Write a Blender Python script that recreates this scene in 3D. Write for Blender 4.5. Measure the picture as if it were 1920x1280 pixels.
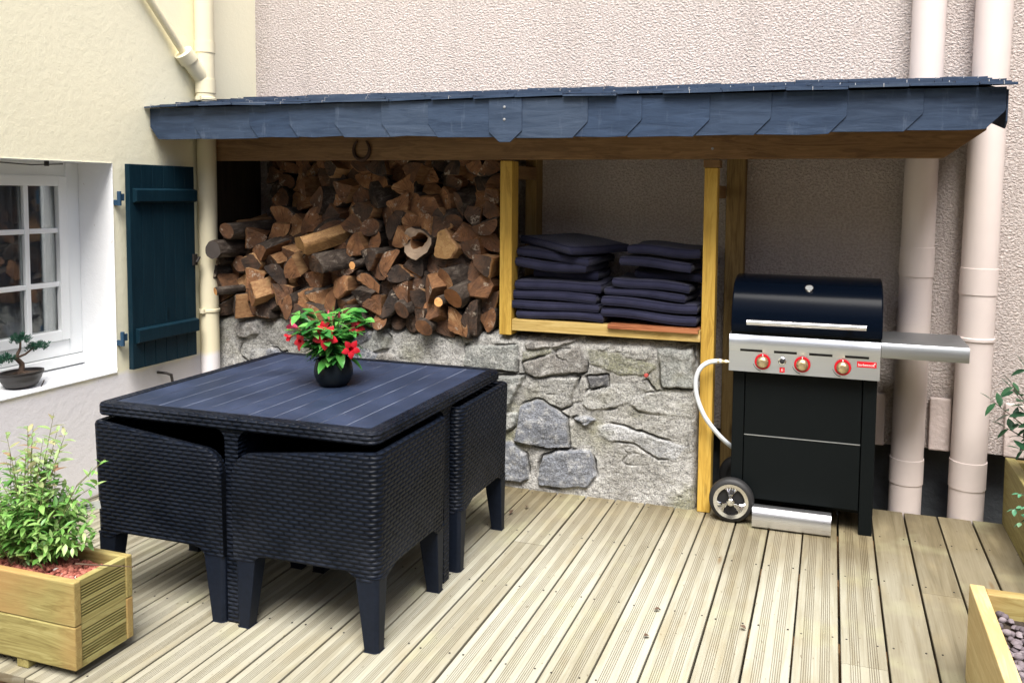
import bpy, math, random
import numpy as np
from mathutils import Vector, Matrix, Euler

for o in list(bpy.data.objects):
    bpy.data.objects.remove(o)
S = bpy.context.scene
COL = S.collection
PI = math.pi
R = math.radians

# ------------------------------------------------------------------ camera
cam_d = bpy.data.cameras.new('camera')
cam = bpy.data.objects.new('camera', cam_d)
COL.objects.link(cam)
cam_d.sensor_fit = 'HORIZONTAL'
cam_d.sensor_width = 36
cam_d.lens = 1583.4 / 1920 * 36
cam_d.shift_x = -(1043.8 - 960) / 1920
cam_d.shift_y = (471.7 - 640) / 1920
cam_d.clip_start = .05
cam_d.clip_end = 500
right = Vector((0.95069455, 0.30992791, 0.011161))
fwd = Vector((-0.30851909, 0.94880931, -0.06765258))
up = Vector((-0.03155708, 0.06087356, 0.99764651))
m = Matrix((right, up, -fwd)).transposed().to_4x4()
m.translation = Vector((-0.06805, -3.87238, 1.46096))
cam.matrix_world = m
S.camera = cam

# ------------------------------------------------------------------ sky and sun
SUN_AZ, SUN_EL = 16, 62          # degrees right of straight-behind-the-camera, height
sd = Vector((math.sin(R(SUN_AZ)) * math.cos(R(SUN_EL)), -math.cos(R(SUN_AZ)) * math.cos(R(SUN_EL)), math.sin(R(SUN_EL))))
W = bpy.data.worlds.new('World')
S.world = W
W.use_nodes = True
wn = W.node_tree.nodes
wl = W.node_tree.links
wn.clear()
sky = wn.new('ShaderNodeTexSky')
sky.sky_type = 'NISHITA'
sky.sun_disc = False
sky.sun_elevation = R(SUN_EL)
sky.sun_rotation = math.atan2(sd.x, sd.y)
sky.dust_density = 4.0
sky.ozone_density = 1.0
bg = wn.new('ShaderNodeBackground')
bg.inputs['Strength'].default_value = .13
wo = wn.new('ShaderNodeOutputWorld')
wl.new(sky.outputs[0], bg.inputs[0])
wl.new(bg.outputs[0], wo.inputs[0])
sun_d = bpy.data.lights.new('sun', 'SUN')
sun_d.energy = 4.3
sun_d.angle = R(36)
sun_d.color = (1, .98, .94)
sun = bpy.data.objects.new('sun', sun_d)
COL.objects.link(sun)
sun.rotation_euler = (-sd).to_track_quat('-Z', 'Y').to_euler()
sun.location = (3, -5, 6)
S.view_settings.view_transform = 'Standard'
S.view_settings.look = 'None'
S.view_settings.gamma = 1
S.view_settings.use_curve_mapping = False
S.view_settings.exposure = .88
S.render.engine = 'CYCLES'
S.cycles.max_bounces = 8
S.cycles.use_denoising = True
S.cycles.caustics_reflective = False
S.cycles.caustics_refractive = False

# ------------------------------------------------------------------ object helpers
LOCS = {}


def tag(o, label=None, cat=None, group=None, kind=None):
    if label: o['label'] = label
    if cat: o['category'] = cat
    if group: o['group'] = group
    if kind: o['kind'] = kind
    return o


def thing(name, label, cat, loc=(0, 0, 0), rz=0, group=None):
    o = bpy.data.objects.new(name, None)
    COL.objects.link(o)
    o.location = loc
    o.rotation_euler = (0, 0, rz)
    o.empty_display_size = .05
    LOCS[o.name] = Vector(loc)
    return tag(o, label, cat, group)


def root_loc(o):
    p = o
    while p is not None and p.parent is not None:
        p = p.parent
    return LOCS.get(p.name, Vector((0, 0, 0))) if p is not None else Vector((0, 0, 0))


class G:
    """a pile of polygons that becomes one mesh object"""

    def __init__(s):
        s.v = []; s.f = []; s.m = []; s.uv = {}; s.att = {}

    def add(s, vs, fs, mi=0, uvs=None):
        b = len(s.v)
        s.v += [tuple(v) for v in vs]
        for k, f in enumerate(fs):
            if uvs is not None:
                s.uv[len(s.f)] = [uvs[i] for i in f]
            s.f.append([i + b for i in f]); s.m.append(mi)
        return b

    def box(s, x0, x1, y0, y1, z0, z1, mi=0, M=None):
        vs = [Vector(p) for p in ((x0, y0, z0), (x1, y0, z0), (x1, y1, z0), (x0, y1, z0), (x0, y0, z1), (x1, y0, z1), (x1, y1, z1), (x0, y1, z1))]
        if M is not None: vs = [M @ v for v in vs]
        s.add(vs, [(0, 3, 2, 1), (4, 5, 6, 7), (0, 1, 5, 4), (1, 2, 6, 5), (2, 3, 7, 6), (3, 0, 4, 7)], mi)

    def prism(s, poly, a, b, axis='y', mi=0, M=None):
        """poly: 2-D outline (x,z) for axis y, (y,z) for axis x, (x,y) for axis z"""
        def P(u, v, w):
            p = Vector({'y': (u, w, v), 'x': (w, u, v), 'z': (u, v, w)}[axis])
            return M @ p if M is not None else p
        n = len(poly)
        ar = sum(poly[i][0] * poly[(i + 1) % n][1] - poly[(i + 1) % n][0] * poly[i][1] for i in range(n))
        if (ar < 0) != (axis == 'y'): poly = poly[::-1]
        vs = [P(u, v, a) for u, v in poly] + [P(u, v, b) for u, v in poly]
        fs = [list(range(n))[::-1], list(range(n, 2 * n))]
        fs += [(i, (i + 1) % n, n + (i + 1) % n, n + i) for i in range(n)]
        if b < a: fs = [f[::-1] for f in map(list, fs)]
        s.add(vs, fs, mi)

    def tube(s, pts, r, n=12, mi=0, caps=True, flat=1.0):
        pts = [Vector(p) for p in pts]
        rr = r if hasattr(r, '__len__') else [r] * len(pts)
        vs = []
        prev = None
        for i, p in enumerate(pts):
            t = (pts[min(i + 1, len(pts) - 1)] - pts[max(i - 1, 0)]).normalized()
            if prev is None:
                a = Vector((0, 0, 1)) if abs(t.z) < .9 else Vector((1, 0, 0))
                u = t.cross(a).normalized()
            else:
                u = (prev - t * prev.dot(t)).normalized()
            prev = u
            w = t.cross(u)
            vs += [p + (u * math.cos(2 * PI * k / n) + w * math.sin(2 * PI * k / n) * flat) * rr[i] for k in range(n)]
        fs = []
        for i in range(len(pts) - 1):
            for k in range(n):
                fs.append((i * n + k, i * n + (k + 1) % n, (i + 1) * n + (k + 1) % n, (i + 1) * n + k))
        if caps:
            fs += [list(range(n))[::-1], list(range((len(pts) - 1) * n, len(pts) * n))]
        s.add(vs, fs, mi)

    def lathe(s, prof, n=32, M=None, mi=0, capb=True, capt=False, sx=1, sy=1):
        vs = []
        for r, z in prof:
            for k in range(n):
                p = Vector((r * sx * math.cos(2 * PI * k / n), r * sy * math.sin(2 * PI * k / n), z))
                vs.append(M @ p if M is not None else p)
        fs = [(i * n + k, i * n + (k + 1) % n, (i + 1) * n + (k + 1) % n, (i + 1) * n + k) for i in range(len(prof) - 1) for k in range(n)]
        if capb: fs.append(list(range(n))[::-1])
        if capt: fs.append(list(range((len(prof) - 1) * n, len(prof) * n)))
        s.add(vs, fs, mi)

    def leaf(s, p, d, nrm, L, Wd, droop=.25, fold=.25, mi=0, pointed=1.0, prof=((0, .12), (.25, .8), (.5, 1), (.78, .62), (1, .02))):
        d = Vector(d).normalized()
        nrm = Vector(nrm)
        side = d.cross(nrm)
        if side.length < 1e-4: side = d.cross(Vector((.3, .2, 1)))
        side.normalize()
        nrm = side.cross(d).normalized()
        vs = []
        for t, w in prof:
            c = Vector(p) + d * (L * t) - nrm * (droop * L * t * t)
            h = Wd * .5 * w ** pointed
            vs += [c - side * h + nrm * (fold * h), c, c + side * h + nrm * (fold * h)]
        fs = []
        for i in range(4):
            a = i * 3
            fs += [(a, a + 1, a + 4, a + 3), (a + 1, a + 2, a + 5, a + 4)]
        s.add(vs, fs, mi)

    def build(s, name, mats, parent=None, smooth=None, bevel=0, seg=2, world=True):
        me = bpy.data.meshes.new(name)
        off = root_loc(parent) if (parent is not None and world) else Vector((0, 0, 0))
        me.from_pydata([Vector(v) - off for v in s.v], [], s.f)
        if not isinstance(mats, (list, tuple)): mats = [mats]
        for mt in mats: me.materials.append(mt)
        me.polygons.foreach_set('material_index', s.m)
        if s.uv:
            ul = me.uv_layers.new(name='UVMap')
            for fi, uvs in s.uv.items():
                pl = me.polygons[fi]
                for k, li in enumerate(pl.loop_indices): ul.data[li].uv = uvs[k]
        for an, vals in s.att.items():
            a = me.attributes.new(an, 'FLOAT_COLOR', 'POINT')
            a.data.foreach_set('color', np.asarray(vals, dtype=np.float32).ravel())
        me.validate(); me.update()
        if smooth:
            me.polygons.foreach_set('use_smooth', [True] * len(me.polygons))
            me.set_sharp_from_angle(angle=R(smooth))
        o = bpy.data.objects.new(name, me)
        COL.objects.link(o)
        if parent is not None: o.parent = parent
        if bevel:
            b = o.modifiers.new('bevel', 'BEVEL')
            b.width = bevel; b.segments = seg; b.limit_method = 'ANGLE'; b.angle_limit = R(40)
            b.harden_normals = False
        return o


def copy_tree(o, parent=None):
    c = o.copy(); COL.objects.link(c)
    if parent is not None: c.parent = parent
    for ch in list(o.children): copy_tree(ch, c)
    return c


def vnoise(x, y, seed=0, octs=4):
    """value noise for arrays"""
    rng = np.random.RandomState(seed)
    out = np.zeros_like(x); amp = 1.; tot = 0
    for _ in range(octs):
        T = rng.rand(64, 64)
        xi = np.floor(x).astype(int); yi = np.floor(y).astype(int)
        fx = x - xi; fy = y - yi
        fx = fx * fx * (3 - 2 * fx); fy = fy * fy * (3 - 2 * fy)
        a = T[xi % 64, yi % 64]; b = T[(xi + 1) % 64, yi % 64]; c = T[xi % 64, (yi + 1) % 64]; d = T[(xi + 1) % 64, (yi + 1) % 64]
        out += amp * ((a * (1 - fx) + b * fx) * (1 - fy) + (c * (1 - fx) + d * fx) * fy)
        tot += amp; amp *= .5; x = x * 2.03 + 7.1; y = y * 2.03 + 3.7
    return out / tot - .5


# ------------------------------------------------------------------ material helpers
class NT:
    def __init__(s, name):
        s.mat = bpy.data.materials.new(name)
        s.mat.use_nodes = True
        s.t = s.mat.node_tree
        s.t.nodes.clear()
        s.out = s.t.nodes.new('ShaderNodeOutputMaterial')

    def n(s, typ, ins=None, **props):
        nd = s.t.nodes.new('ShaderNode' + typ)
        for k, v in props.items(): setattr(nd, k, v)
        for k, v in (ins or {}).items():
            sk = nd.inputs[k]
            if isinstance(v, bpy.types.NodeSocket): s.t.links.new(v, sk)
            elif isinstance(v, bpy.types.Node): s.t.links.new(v.outputs[0], sk)
            else: sk.default_value = v
        return nd

    def math(s, op, a, b=0., c=0., clamp=False):
        return s.n('Math', {0: a, 1: b, 2: c}, operation=op, use_clamp=clamp).outputs[0]

    def mix(s, f, a, b, typ='MIX'):
        nd = s.n('Mix', None, data_type='RGBA', blend_type=typ)
        for i, v in ((0, f), (6, a), (7, b)):
            if isinstance(v, bpy.types.NodeSocket): s.t.links.new(v, nd.inputs[i])
            elif isinstance(v, bpy.types.Node): s.t.links.new(v.outputs[0], nd.inputs[i])
            else: nd.inputs[i].default_value = v if i == 0 else rgba(v)
        return nd.outputs[2]

    def ramp(s, f, stops, interp='LINEAR'):
        nd = s.n('ValToRGB', {0: f})
        cr = nd.color_ramp
        cr.interpolation = interp
        while len(cr.elements) < len(stops): cr.elements.new(.5)
        for e, (p, c) in zip(cr.elements, stops):
            e.position = p; e.color = rgba(c) if hasattr(c, '__len__') else (c, c, c, 1)
        return nd.outputs[0]

    def coord(s, kind='Object'):
        return s.n('TexCoord').outputs[kind]

    def noise(s, vec, scale, detail=4, rough=.55, dist=0.):
        return s.n('TexNoise', {'Vector': vec, 'Scale': scale, 'Detail': detail, 'Roughness': rough, 'Distortion': dist}).outputs[0]

    def mapping(s, vec, scale=(1, 1, 1), loc=(0, 0, 0)):
        return s.n('Mapping', {'Vector': vec, 'Scale': scale, 'Location': loc}).outputs[0]

    def rnd(s):
        return s.n('ObjectInfo').outputs['Random']

    def shuffled(s, vec, k=17.):
        r = s.math('MULTIPLY', s.rnd(), k)
        return s.n('VectorMath', {0: vec, 1: s.n('CombineXYZ', {0: r, 1: r, 2: r}).outputs[0]}, operation='ADD').outputs[0]

    def bump(s, h, strength=.3, dist=.01, normal=None):
        ins = {'Height': h, 'Strength': strength, 'Distance': dist}
        if normal is not None: ins['Normal'] = normal
        return s.n('Bump', ins).outputs[0]

    def bsdf(s, col, rough=.6, metal=0., spec=.5, normal=None, **kw):
        ins = {'Base Color': rgba(col) if not isinstance(col, bpy.types.NodeSocket) else col, 'Roughness': rough, 'Metallic': metal, 'Specular IOR Level': spec}
        if normal is not None: ins['Normal'] = normal
        for k, v in kw.items(): ins[k.replace('_', ' ')] = v
        b = s.n('BsdfPrincipled', ins)
        s.t.links.new(b.outputs[0], s.out.inputs[0])
        return b


def rgba(c):
    return (c[0], c[1], c[2], 1) if hasattr(c, '__len__') else (c, c, c, 1)


def wood(name, axis, cols, rough=.6, streak=1.0, patch=None, bump=.25):
    t = NT(name)
    sc = {'x': (1.1, 13, 13), 'y': (13, 1.1, 13), 'z': (13, 13, 1.1)}[axis]
    sf = {'x': (4, 170, 170), 'y': (170, 4, 170), 'z': (170, 170, 4)}[axis]
    c = t.shuffled(t.coord())
    g = t.noise(t.mapping(c, sc), 1.6, 5, .6, 1.3)
    rings = t.math('FRACT', t.math('MULTIPLY', g, 7.))
    rings = t.math('ABSOLUTE', t.math('SUBTRACT', rings, .5))
    fine = t.noise(t.mapping(c, sf), 1., 2)
    f = t.math('ADD', t.math('MULTIPLY', g, .75), t.math('MULTIPLY', rings, .45 * streak))
    f = t.math('ADD', f, t.math('MULTIPLY', t.math('SUBTRACT', fine, .5), .28))
    f = t.math('ADD', f, t.math('MULTIPLY', t.math('SUBTRACT', t.rnd(), .5), .12))
    col = t.ramp(f, [(.22, cols[0]), (.5, cols[1]), (.8, cols[2])])
    vor = t.n('TexVoronoi', {'Vector': t.mapping(c, {'x': (2.3, 9, 9), 'y': (9, 2.3, 9), 'z': (9, 9, 2.3)}[axis]), 'Scale': 1.}).outputs[0]
    knot = t.ramp(vor, [(.03, 1.), (.11, 0.)])
    col = t.mix(t.math('MULTIPLY', knot, .75), col, tuple(x * .35 for x in cols[0]))
    if patch:
        pn = t.noise(c, 2.2, 3)
        col = t.mix(t.ramp(pn, [(.45, 0.), (.68, .7)]), col, patch)
    nb = t.bump(t.math('ADD', fine, t.math('MULTIPLY', rings, .6)), bump, .0012)
    t.bsdf(col, rough, spec=.12 if 'shutter' in name else .3, normal=nb)
    return t.mat


PINE = ((.165, .13, .042), (.275, .235, .085), (.39, .35, .15))
GOLD = ((.33, .19, .03), (.50, .31, .055), (.62, .42, .10))
BROWN = ((.13, .07, .03), (.22, .125, .055), (.31, .19, .09))
wood_gold_z = wood('post_wood', 'z', GOLD)
wood_gold_x = wood('shelf_wood', 'x', ((.34, .22, .06), (.52, .37, .13), (.66, .51, .24)))
wood_brown_x = wood('beam_wood', 'x', BROWN)
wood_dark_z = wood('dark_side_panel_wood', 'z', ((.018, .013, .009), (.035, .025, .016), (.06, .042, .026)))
wood_brown_y = wood('rafter_wood', 'y', BROWN)
wood_brown_z = wood('rear_post_wood', 'z', ((.15, .09, .03), (.25, .165, .06), (.33, .23, .10)))
wood_pine_x = wood('planter_wood_long', 'x', PINE, patch=(.36, .20, .075))
wood_pine_y = wood('planter_wood_cross', 'y', PINE)
wood_pine_z = wood('planter_wood_upright', 'z', PINE)
wood_pale_y = wood('pale_planter_wood', 'y', ((.42, .31, .13), (.56, .44, .21), (.68, .57, .31)), patch=(.50, .33, .13))
wood_red_x = wood('red_board_wood', 'x', ((.20, .06, .025), (.36, .13, .055), (.50, .23, .11)))


def deck_material():
    t = NT('deck_wood')
    c = t.coord()
    att = t.n('Attribute', None, attribute_name='board').outputs['Color']
    sep = t.n('SeparateColor', {0: att})
    off = t.n('CombineXYZ', {0: t.math('MULTIPLY', sep.outputs[0], 31.), 1: t.math('MULTIPLY', sep.outputs[1], 47.), 2: 0.}).outputs[0]
    cc = t.n('VectorMath', {0: c, 1: off}, operation='ADD').outputs[0]
    g = t.noise(t.mapping(cc, (16, 1.0, 16)), 1.4, 5, .6, 1.2)
    fine = t.noise(t.mapping(cc, (190, 5, 40)), 1., 3)
    f = t.math('ADD', t.math('MULTIPLY', g, .8), t.math('MULTIPLY', t.math('SUBTRACT', fine, .5), .35))
    f = t.math('ADD', f, t.math('MULTIPLY', t.math('SUBTRACT', sep.outputs[0], .5), .22))
    pale = t.ramp(f, [(.2, (.265, .245, .180)), (.45, (.35, .34, .275)), (.75, (.42, .415, .355))])
    tan = t.ramp(f, [(.2, (.10, .077, .038)), (.45, (.155, .124, .068)), (.75, (.21, .172, .102))])
    p = t.n('SeparateXYZ', {0: c})
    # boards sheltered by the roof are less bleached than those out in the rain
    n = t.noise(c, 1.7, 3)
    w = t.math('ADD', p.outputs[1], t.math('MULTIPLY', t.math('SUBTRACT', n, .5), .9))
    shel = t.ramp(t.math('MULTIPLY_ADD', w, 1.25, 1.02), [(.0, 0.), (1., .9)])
    rgt = t.ramp(t.math('MULTIPLY_ADD', p.outputs[0], 1.3, .45), [(.40, 0.), (.95, .8)])  # browner tan towards the right paints in the dimmer light there
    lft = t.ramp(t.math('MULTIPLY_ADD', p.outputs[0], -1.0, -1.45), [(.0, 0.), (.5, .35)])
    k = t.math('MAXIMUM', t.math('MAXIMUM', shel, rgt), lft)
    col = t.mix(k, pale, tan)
    vor = t.n('TexVoronoi', {'Vector': t.mapping(cc, (7, 1.5, 1)), 'Scale': 1.}).outputs[0]
    knot = t.ramp(vor, [(.025, 1.), (.08, 0.)])
    col = t.mix(t.math('MULTIPLY', knot, .7), col, (.14, .085, .035))
    sp = t.noise(t.mapping(cc, (75, 28, 60)), 1., 2)
    col = t.mix(t.ramp(sp, [(.69, 0.), (.74, .75)]), col, (.12, .09, .055))
    stain = t.noise(t.mapping(cc, (5, 1.6, 1)), 2.2, 4)
    col = t.mix(t.ramp(stain, [(.52, 0.), (.75, .5)]), col, (.27, .225, .13))
    green = t.ramp(t.noise(cc, 3.1, 3), [(.55, 0.), (.75, .35)])
    col = t.mix(green, col, (.42, .43, .25))
    col = t.mix(sep.outputs[2], col, (.10, .07, .035))
    nb = t.bump(fine, .35, .0012)
    t.bsdf(col, .62, spec=.3, normal=nb)
    return t.mat


def wall_paint(name, top, base, split=None, bump=.35, speck=True):
    t = NT(name)
    c = t.coord()
    n1 = t.noise(c, 1.3, 4)
    col = t.mix(t.ramp(n1, [(.3, 0.), (.75, 1.)]), top, tuple(x * .93 for x in top))
    if split is not None:
        z = t.n('SeparateXYZ', {0: c}).outputs[2]
        zz = t.math('ADD', z, t.math('MULTIPLY', t.math('SUBTRACT', t.noise(c, 9, 3), .5), .05))
        k = t.ramp(t.math('MULTIPLY_ADD', t.math('SUBTRACT', zz, split), 20., .5), [(.2, 1.), (.8, 0.)])
        col = t.mix(k, col, base)
    if speck:
        sp = t.noise(c, 38, 2)
        col = t.mix(t.ramp(sp, [(.74, 0.), (.79, .5)]), col, (.35, .30, .22))
    big = t.noise(c, 26, 5, .65)
    fin = t.noise(c, 150, 3)
    h = t.math('ADD', big, t.math('MULTIPLY', fin, .35))
    t.bsdf(col, .85, spec=.2, normal=t.bump(h, bump, .012))
    return t.mat


def pebble_dash():
    t = NT('pink_pebble_dash')
    c = t.coord()
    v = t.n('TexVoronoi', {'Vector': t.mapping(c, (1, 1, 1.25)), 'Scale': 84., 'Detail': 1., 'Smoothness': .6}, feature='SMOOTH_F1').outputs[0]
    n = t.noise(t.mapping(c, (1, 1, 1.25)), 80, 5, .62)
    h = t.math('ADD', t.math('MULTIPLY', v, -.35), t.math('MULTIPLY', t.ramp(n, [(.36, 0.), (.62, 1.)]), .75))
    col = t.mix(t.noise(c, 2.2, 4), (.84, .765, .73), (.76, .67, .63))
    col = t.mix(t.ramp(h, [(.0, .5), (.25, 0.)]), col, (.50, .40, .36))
    run = t.noise(t.mapping(c, (9, 9, .55)), 1.3, 4, .6)
    col = t.mix(t.ramp(run, [(.52, 0.), (.75, .28)]), col, (.46, .41, .38))
    big = t.noise(c, 4.5, 4, .6)
    h = t.math('ADD', h, t.math('MULTIPLY', big, .5))
    t.bsdf(col, .9, spec=.1, normal=t.bump(h, 1., .013))
    return t.mat


def stone_mat():
    t = NT('rubble_stone')
    c = t.coord()
    att = t.n('Attribute', None, attribute_name='stone').outputs['Color']
    n = t.noise(c, 22, 6, .7)
    f = t.noise(c, 130, 4, .75)
    sp = t.noise(c, 125, 3, .7)
    col = t.mix(t.ramp(f, [(.32, .0), (.7, 1.)]), t.mix(1., att, (.50, .50, .52), 'MULTIPLY'), t.mix(1., att, (1.35, 1.35, 1.33), 'MULTIPLY'))
    col = t.mix(t.ramp(n, [(.50, 0.), (.66, .6)]), col, (.66, .65, .62))
    col = t.mix(t.ramp(t.noise(c, 48, 4, .7), [(.54, 0.), (.64, .55)]), col, (.11, .11, .11))
    col = t.mix(t.ramp(sp, [(.55, 0.), (.62, .7)]), col, (.09, .09, .095))
    col = t.mix(t.ramp(t.noise(c, 5, 3), [(.60, 0.), (.75, .35)]), col, (.27, .26, .14))
    h = t.math('ADD', n, t.math('MULTIPLY', f, .6))
    t.bsdf(col, .9, spec=.15, normal=t.bump(h, 1., .016))
    return t.mat


def slate_mat():
    t = NT('blue_slate')
    c = t.shuffled(t.coord())
    n = t.noise(t.mapping(c, (2, 3, 14)), 2.5, 5, .65, .6)
    s2 = t.noise(t.mapping(c, (14, 5, 2.5)), 2.2, 5, .7)
    r = t.math('FRACT', t.math('ADD', t.rnd(), t.n('NewGeometry').outputs['Random Per Island']))
    a = t.mix(r, (.016, .030, .060), (.026, .042, .074))
    b = t.mix(r, (.034, .058, .108), (.052, .074, .115))
    col = t.mix(t.ramp(n, [(.35, 0.), (.7, 1.)]), a, b)
    col = t.mix(t.ramp(s2, [(.58, 0.), (.85, .35)]), col, (.20, .24, .31))
    t.bsdf(col, .55, spec=.25, normal=t.bump(n, .35, .006))
    return t.mat


def wicker(name, base=(.0040, .0062, .0120), holes=False):
    t = NT(name)
    uv = t.n('UVMap').outputs[0]
    sp = t.n('SeparateXYZ', {0: uv})
    v = t.math('DIVIDE', sp.outputs[1], .0142)
    row = t.math('FLOOR', v)
    fv = t.math('FRACT', v)
    odd = t.math('MULTIPLY', t.math('FLOORED_MODULO', row, 2.), .5)
    fu = t.math('FRACT', t.math('ADD', t.math('DIVIDE', sp.outputs[0], .040), odd))
    bu = t.math('POWER', t.math('SINE', t.math('MULTIPLY', fu, PI)), .7)
    bv = t.math('SINE', t.math('MULTIPLY', fv, PI))
    h2 = t.math('MULTIPLY', bu, bv)
    n = t.noise(t.coord(), 5, 4)
    col = t.mix(t.ramp(n, [(.35, 0.), (.7, 1.)]), base, tuple(x * 1.9 for x in base))
    col = t.mix(h2, tuple(x * .45 for x in base), col)
    dust = t.noise(t.coord(), 3.3, 5, .7)
    low = t.ramp(sp.outputs[1], [(.30, .55), (.44, .12)])
    col = t.mix(t.math('MULTIPLY', t.ramp(dust, [(.40, 0.), (.72, .8)]), low), col, (.035, .040, .055))
    seam = t.math('MULTIPLY', t.math('LESS_THAN', t.math('ABSOLUTE', t.math('SUBTRACT', sp.outputs[0], .092)), .0011), t.math('GREATER_THAN', sp.outputs[1], .36))
    col = t.mix(seam, col, (.001, .001, .002))
    bs = t.bsdf(col, .40, spec=.085, normal=t.bump(h2, 1., .0048))
    return t.mat


def simple(name, col, rough=.5, metal=0., spec=.5, nscale=0, nstr=.15, var=.0, ndist=.004):
    t = NT(name)
    c = t.coord()
    cc = rgba(col)
    nrm = None
    if var:
        cc = t.mix(t.ramp(t.noise(c, max(nscale * .2, 3.), 4), [(.3, 0.), (.7, 1.)]), tuple(x * (1 - var) for x in col), tuple(min(1, x * (1 + var)) for x in col))
    if nscale: nrm = t.bump(t.noise(c, nscale, 4), nstr, ndist)
    t.bsdf(cc, rough, metal, spec, nrm)
    return t.mat


def leaf_mat(name, cols, rough=.35, trans=.25):
    t = NT(name)
    c = t.coord()
    geo = t.n('NewGeometry')
    r = geo.outputs['Random Per Island']
    n = t.noise(c, 40, 2)
    f = t.math('ADD', t.math('MULTIPLY', r, .85), t.math('MULTIPLY', t.math('SUBTRACT', n, .5), .35), clamp=True)
    k = len(cols)
    col = t.ramp(f, [(i / (k - 1), cc) for i, cc in enumerate(cols)])
    b = t.bsdf(col, rough, spec=.45)
    tr = t.n('BsdfTranslucent', {0: col})
    mx = t.n('MixShader', {0: trans, 1: b.outputs[0], 2: tr.outputs[0]})
    t.t.links.new(mx.outputs[0], t.out.inputs[0])
    return t.mat


def brushed(name, col=(.62, .62, .63), axis='x', rough=.32):
    t = NT(name)
    c = t.coord()
    n = t.noise(t.mapping(c, {'x': (3, 300, 300), 'z': (300, 300, 3)}[axis]), 1., 3)
    t.bsdf(col, t.ramp(n, [(.2, rough - .07), (.8, rough + .1)]), 1., normal=t.bump(n, .08, .001))
    return t.mat


def log_end():
    t = NT('cut_log_end')
    c = t.coord()
    r = t.rnd()
    off = t.n('CombineXYZ', {0: t.math('MULTIPLY_ADD', r, .16, -.08), 1: 0., 2: t.math('MULTIPLY_ADD', t.math('FRACT', t.math('MULTIPLY', r, 13.7)), .16, -.08)}).outputs[0]
    q = t.n('VectorMath', {0: c, 1: off}, operation='SUBTRACT').outputs[0]
    q2 = t.n('VectorMath', {0: q, 1: (1, .05, 1)}, operation='MULTIPLY').outputs[0]
    n = t.noise(t.shuffled(c), 13, 5, .62)
    dist = t.n('VectorMath', {0: q2}, operation='LENGTH').outputs[1]
    rings = t.math('SINE', t.math('ADD', t.math('MULTIPLY', dist, 950.), t.math('MULTIPLY', n, 16.)))
    # rays and splits run out from the heart of the tree
    sx = t.n('SeparateXYZ', {0: q2})
    ang = t.math('ARCTAN2', sx.outputs[2], sx.outputs[0])
    rayv = t.n('CombineXYZ', {0: t.math('MULTIPLY', ang, 9.), 1: t.math('MULTIPLY', dist, 9.), 2: t.math('MULTIPLY', r, 40.)}).outputs[0]
    ray = t.noise(rayv, 1.6, 5, .7)
    crack = t.ramp(ray, [(.33, 1.), (.37, 0.)])
    f = t.math('ADD', t.math('MULTIPLY', t.math('FRACT', t.math('MULTIPLY', r, 7.3)), .70), t.math('MULTIPLY', t.math('SUBTRACT', n, .42), 1.0))
    f = t.math('ADD', f, t.math('MULTIPLY', t.math('SUBTRACT', ray, .5), .55))
    f = t.math('ADD', f, t.math('MULTIPLY', rings, .045))
    col = t.ramp(f, [(.0, (.045, .038, .035)), (.25, (.105, .070, .052)), (.5, (.205, .105, .060)), (.74, (.36, .175, .082)), (.97, (.60, .37, .19))])
    col = t.mix(t.math('MULTIPLY', crack, .8), col, (.018, .012, .010))
    patch = t.math('MULTIPLY', t.ramp(t.noise(t.shuffled(c, 5.), 15, 3), [(.60, 0.), (.66, 1.)]), t.ramp(t.noise(t.shuffled(c, 3.), 90, 4, .7), [(.46, 0.), (.58, .85)]))
    col = t.mix(patch, col, (.52, .44, .35))
    h = t.math('ADD', t.math('MULTIPLY', ray, 1.3), t.math('ADD', n, t.math('MULTIPLY', crack, -.6)))
    t.bsdf(col, .85, spec=.12, normal=t.bump(h, 1., .010))
    return t.mat


def bark():
    t = NT('log_bark')
    c = t.shuffled(t.coord())
    n = t.noise(t.mapping(c, (26, 7, 26)), 1.4, 6, .7, .5)
    col = t.ramp(n, [(.3, (.020, .015, .012)), (.52, (.060, .046, .037)), (.72, (.17, .145, .12))])
    t.bsdf(col, .9, spec=.2, normal=t.bump(n, 1., .012))
    return t.mat


def split_side():
    t = NT('split_log_side')
    c = t.shuffled(t.coord())
    n = t.noise(t.mapping(c, (50, 4, 50)), 1.2, 5, .65)
    f = t.math('ADD', t.math('MULTIPLY', n, .7), t.math('MULTIPLY', t.rnd(), .35))
    col = t.ramp(f, [(.25, (.08, .042, .024)), (.5, (.22, .108, .050)), (.8, (.46, .28, .135))])
    t.bsdf(col, .8, spec=.2, normal=t.bump(n, .8, .006))
    return t.mat


def fabric():
    t = NT('navy_canvas')
    c = t.shuffled(t.coord())
    w = t.n('TexWave', {'Vector': c, 'Scale': 260.}).outputs[1]
    n = t.noise(c, 9, 4)
    big = t.noise(c, 16, 3)
    col = t.mix(t.ramp(n, [(.3, 0.), (.75, 1.)]), (.020, .021, .046), (.036, .037, .072))
    h = t.math('ADD', t.math('MULTIPLY', w, .06), big)
    t.bsdf(col, .9, spec=.08, normal=t.bump(h, .5, .012), Sheen_Weight=.1)
    return t.mat


M_deck = deck_material()
M_cream = wall_paint('cream_house_paint', (.95, .905, .68), (.84, .82, .84), .555, .2)
M_white_paint = wall_paint('white_reveal_paint', (.84, .85, .86), (.8, .8, .8), None, .2)
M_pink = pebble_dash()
M_stone = stone_mat()
M_slate = slate_mat()
M_wicker = wicker('charcoal_wicker')
M_resin = simple('charcoal_resin', (.006, .009, .017), .5, spec=.15, nscale=350, nstr=.25, var=.2, ndist=.001)


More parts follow.
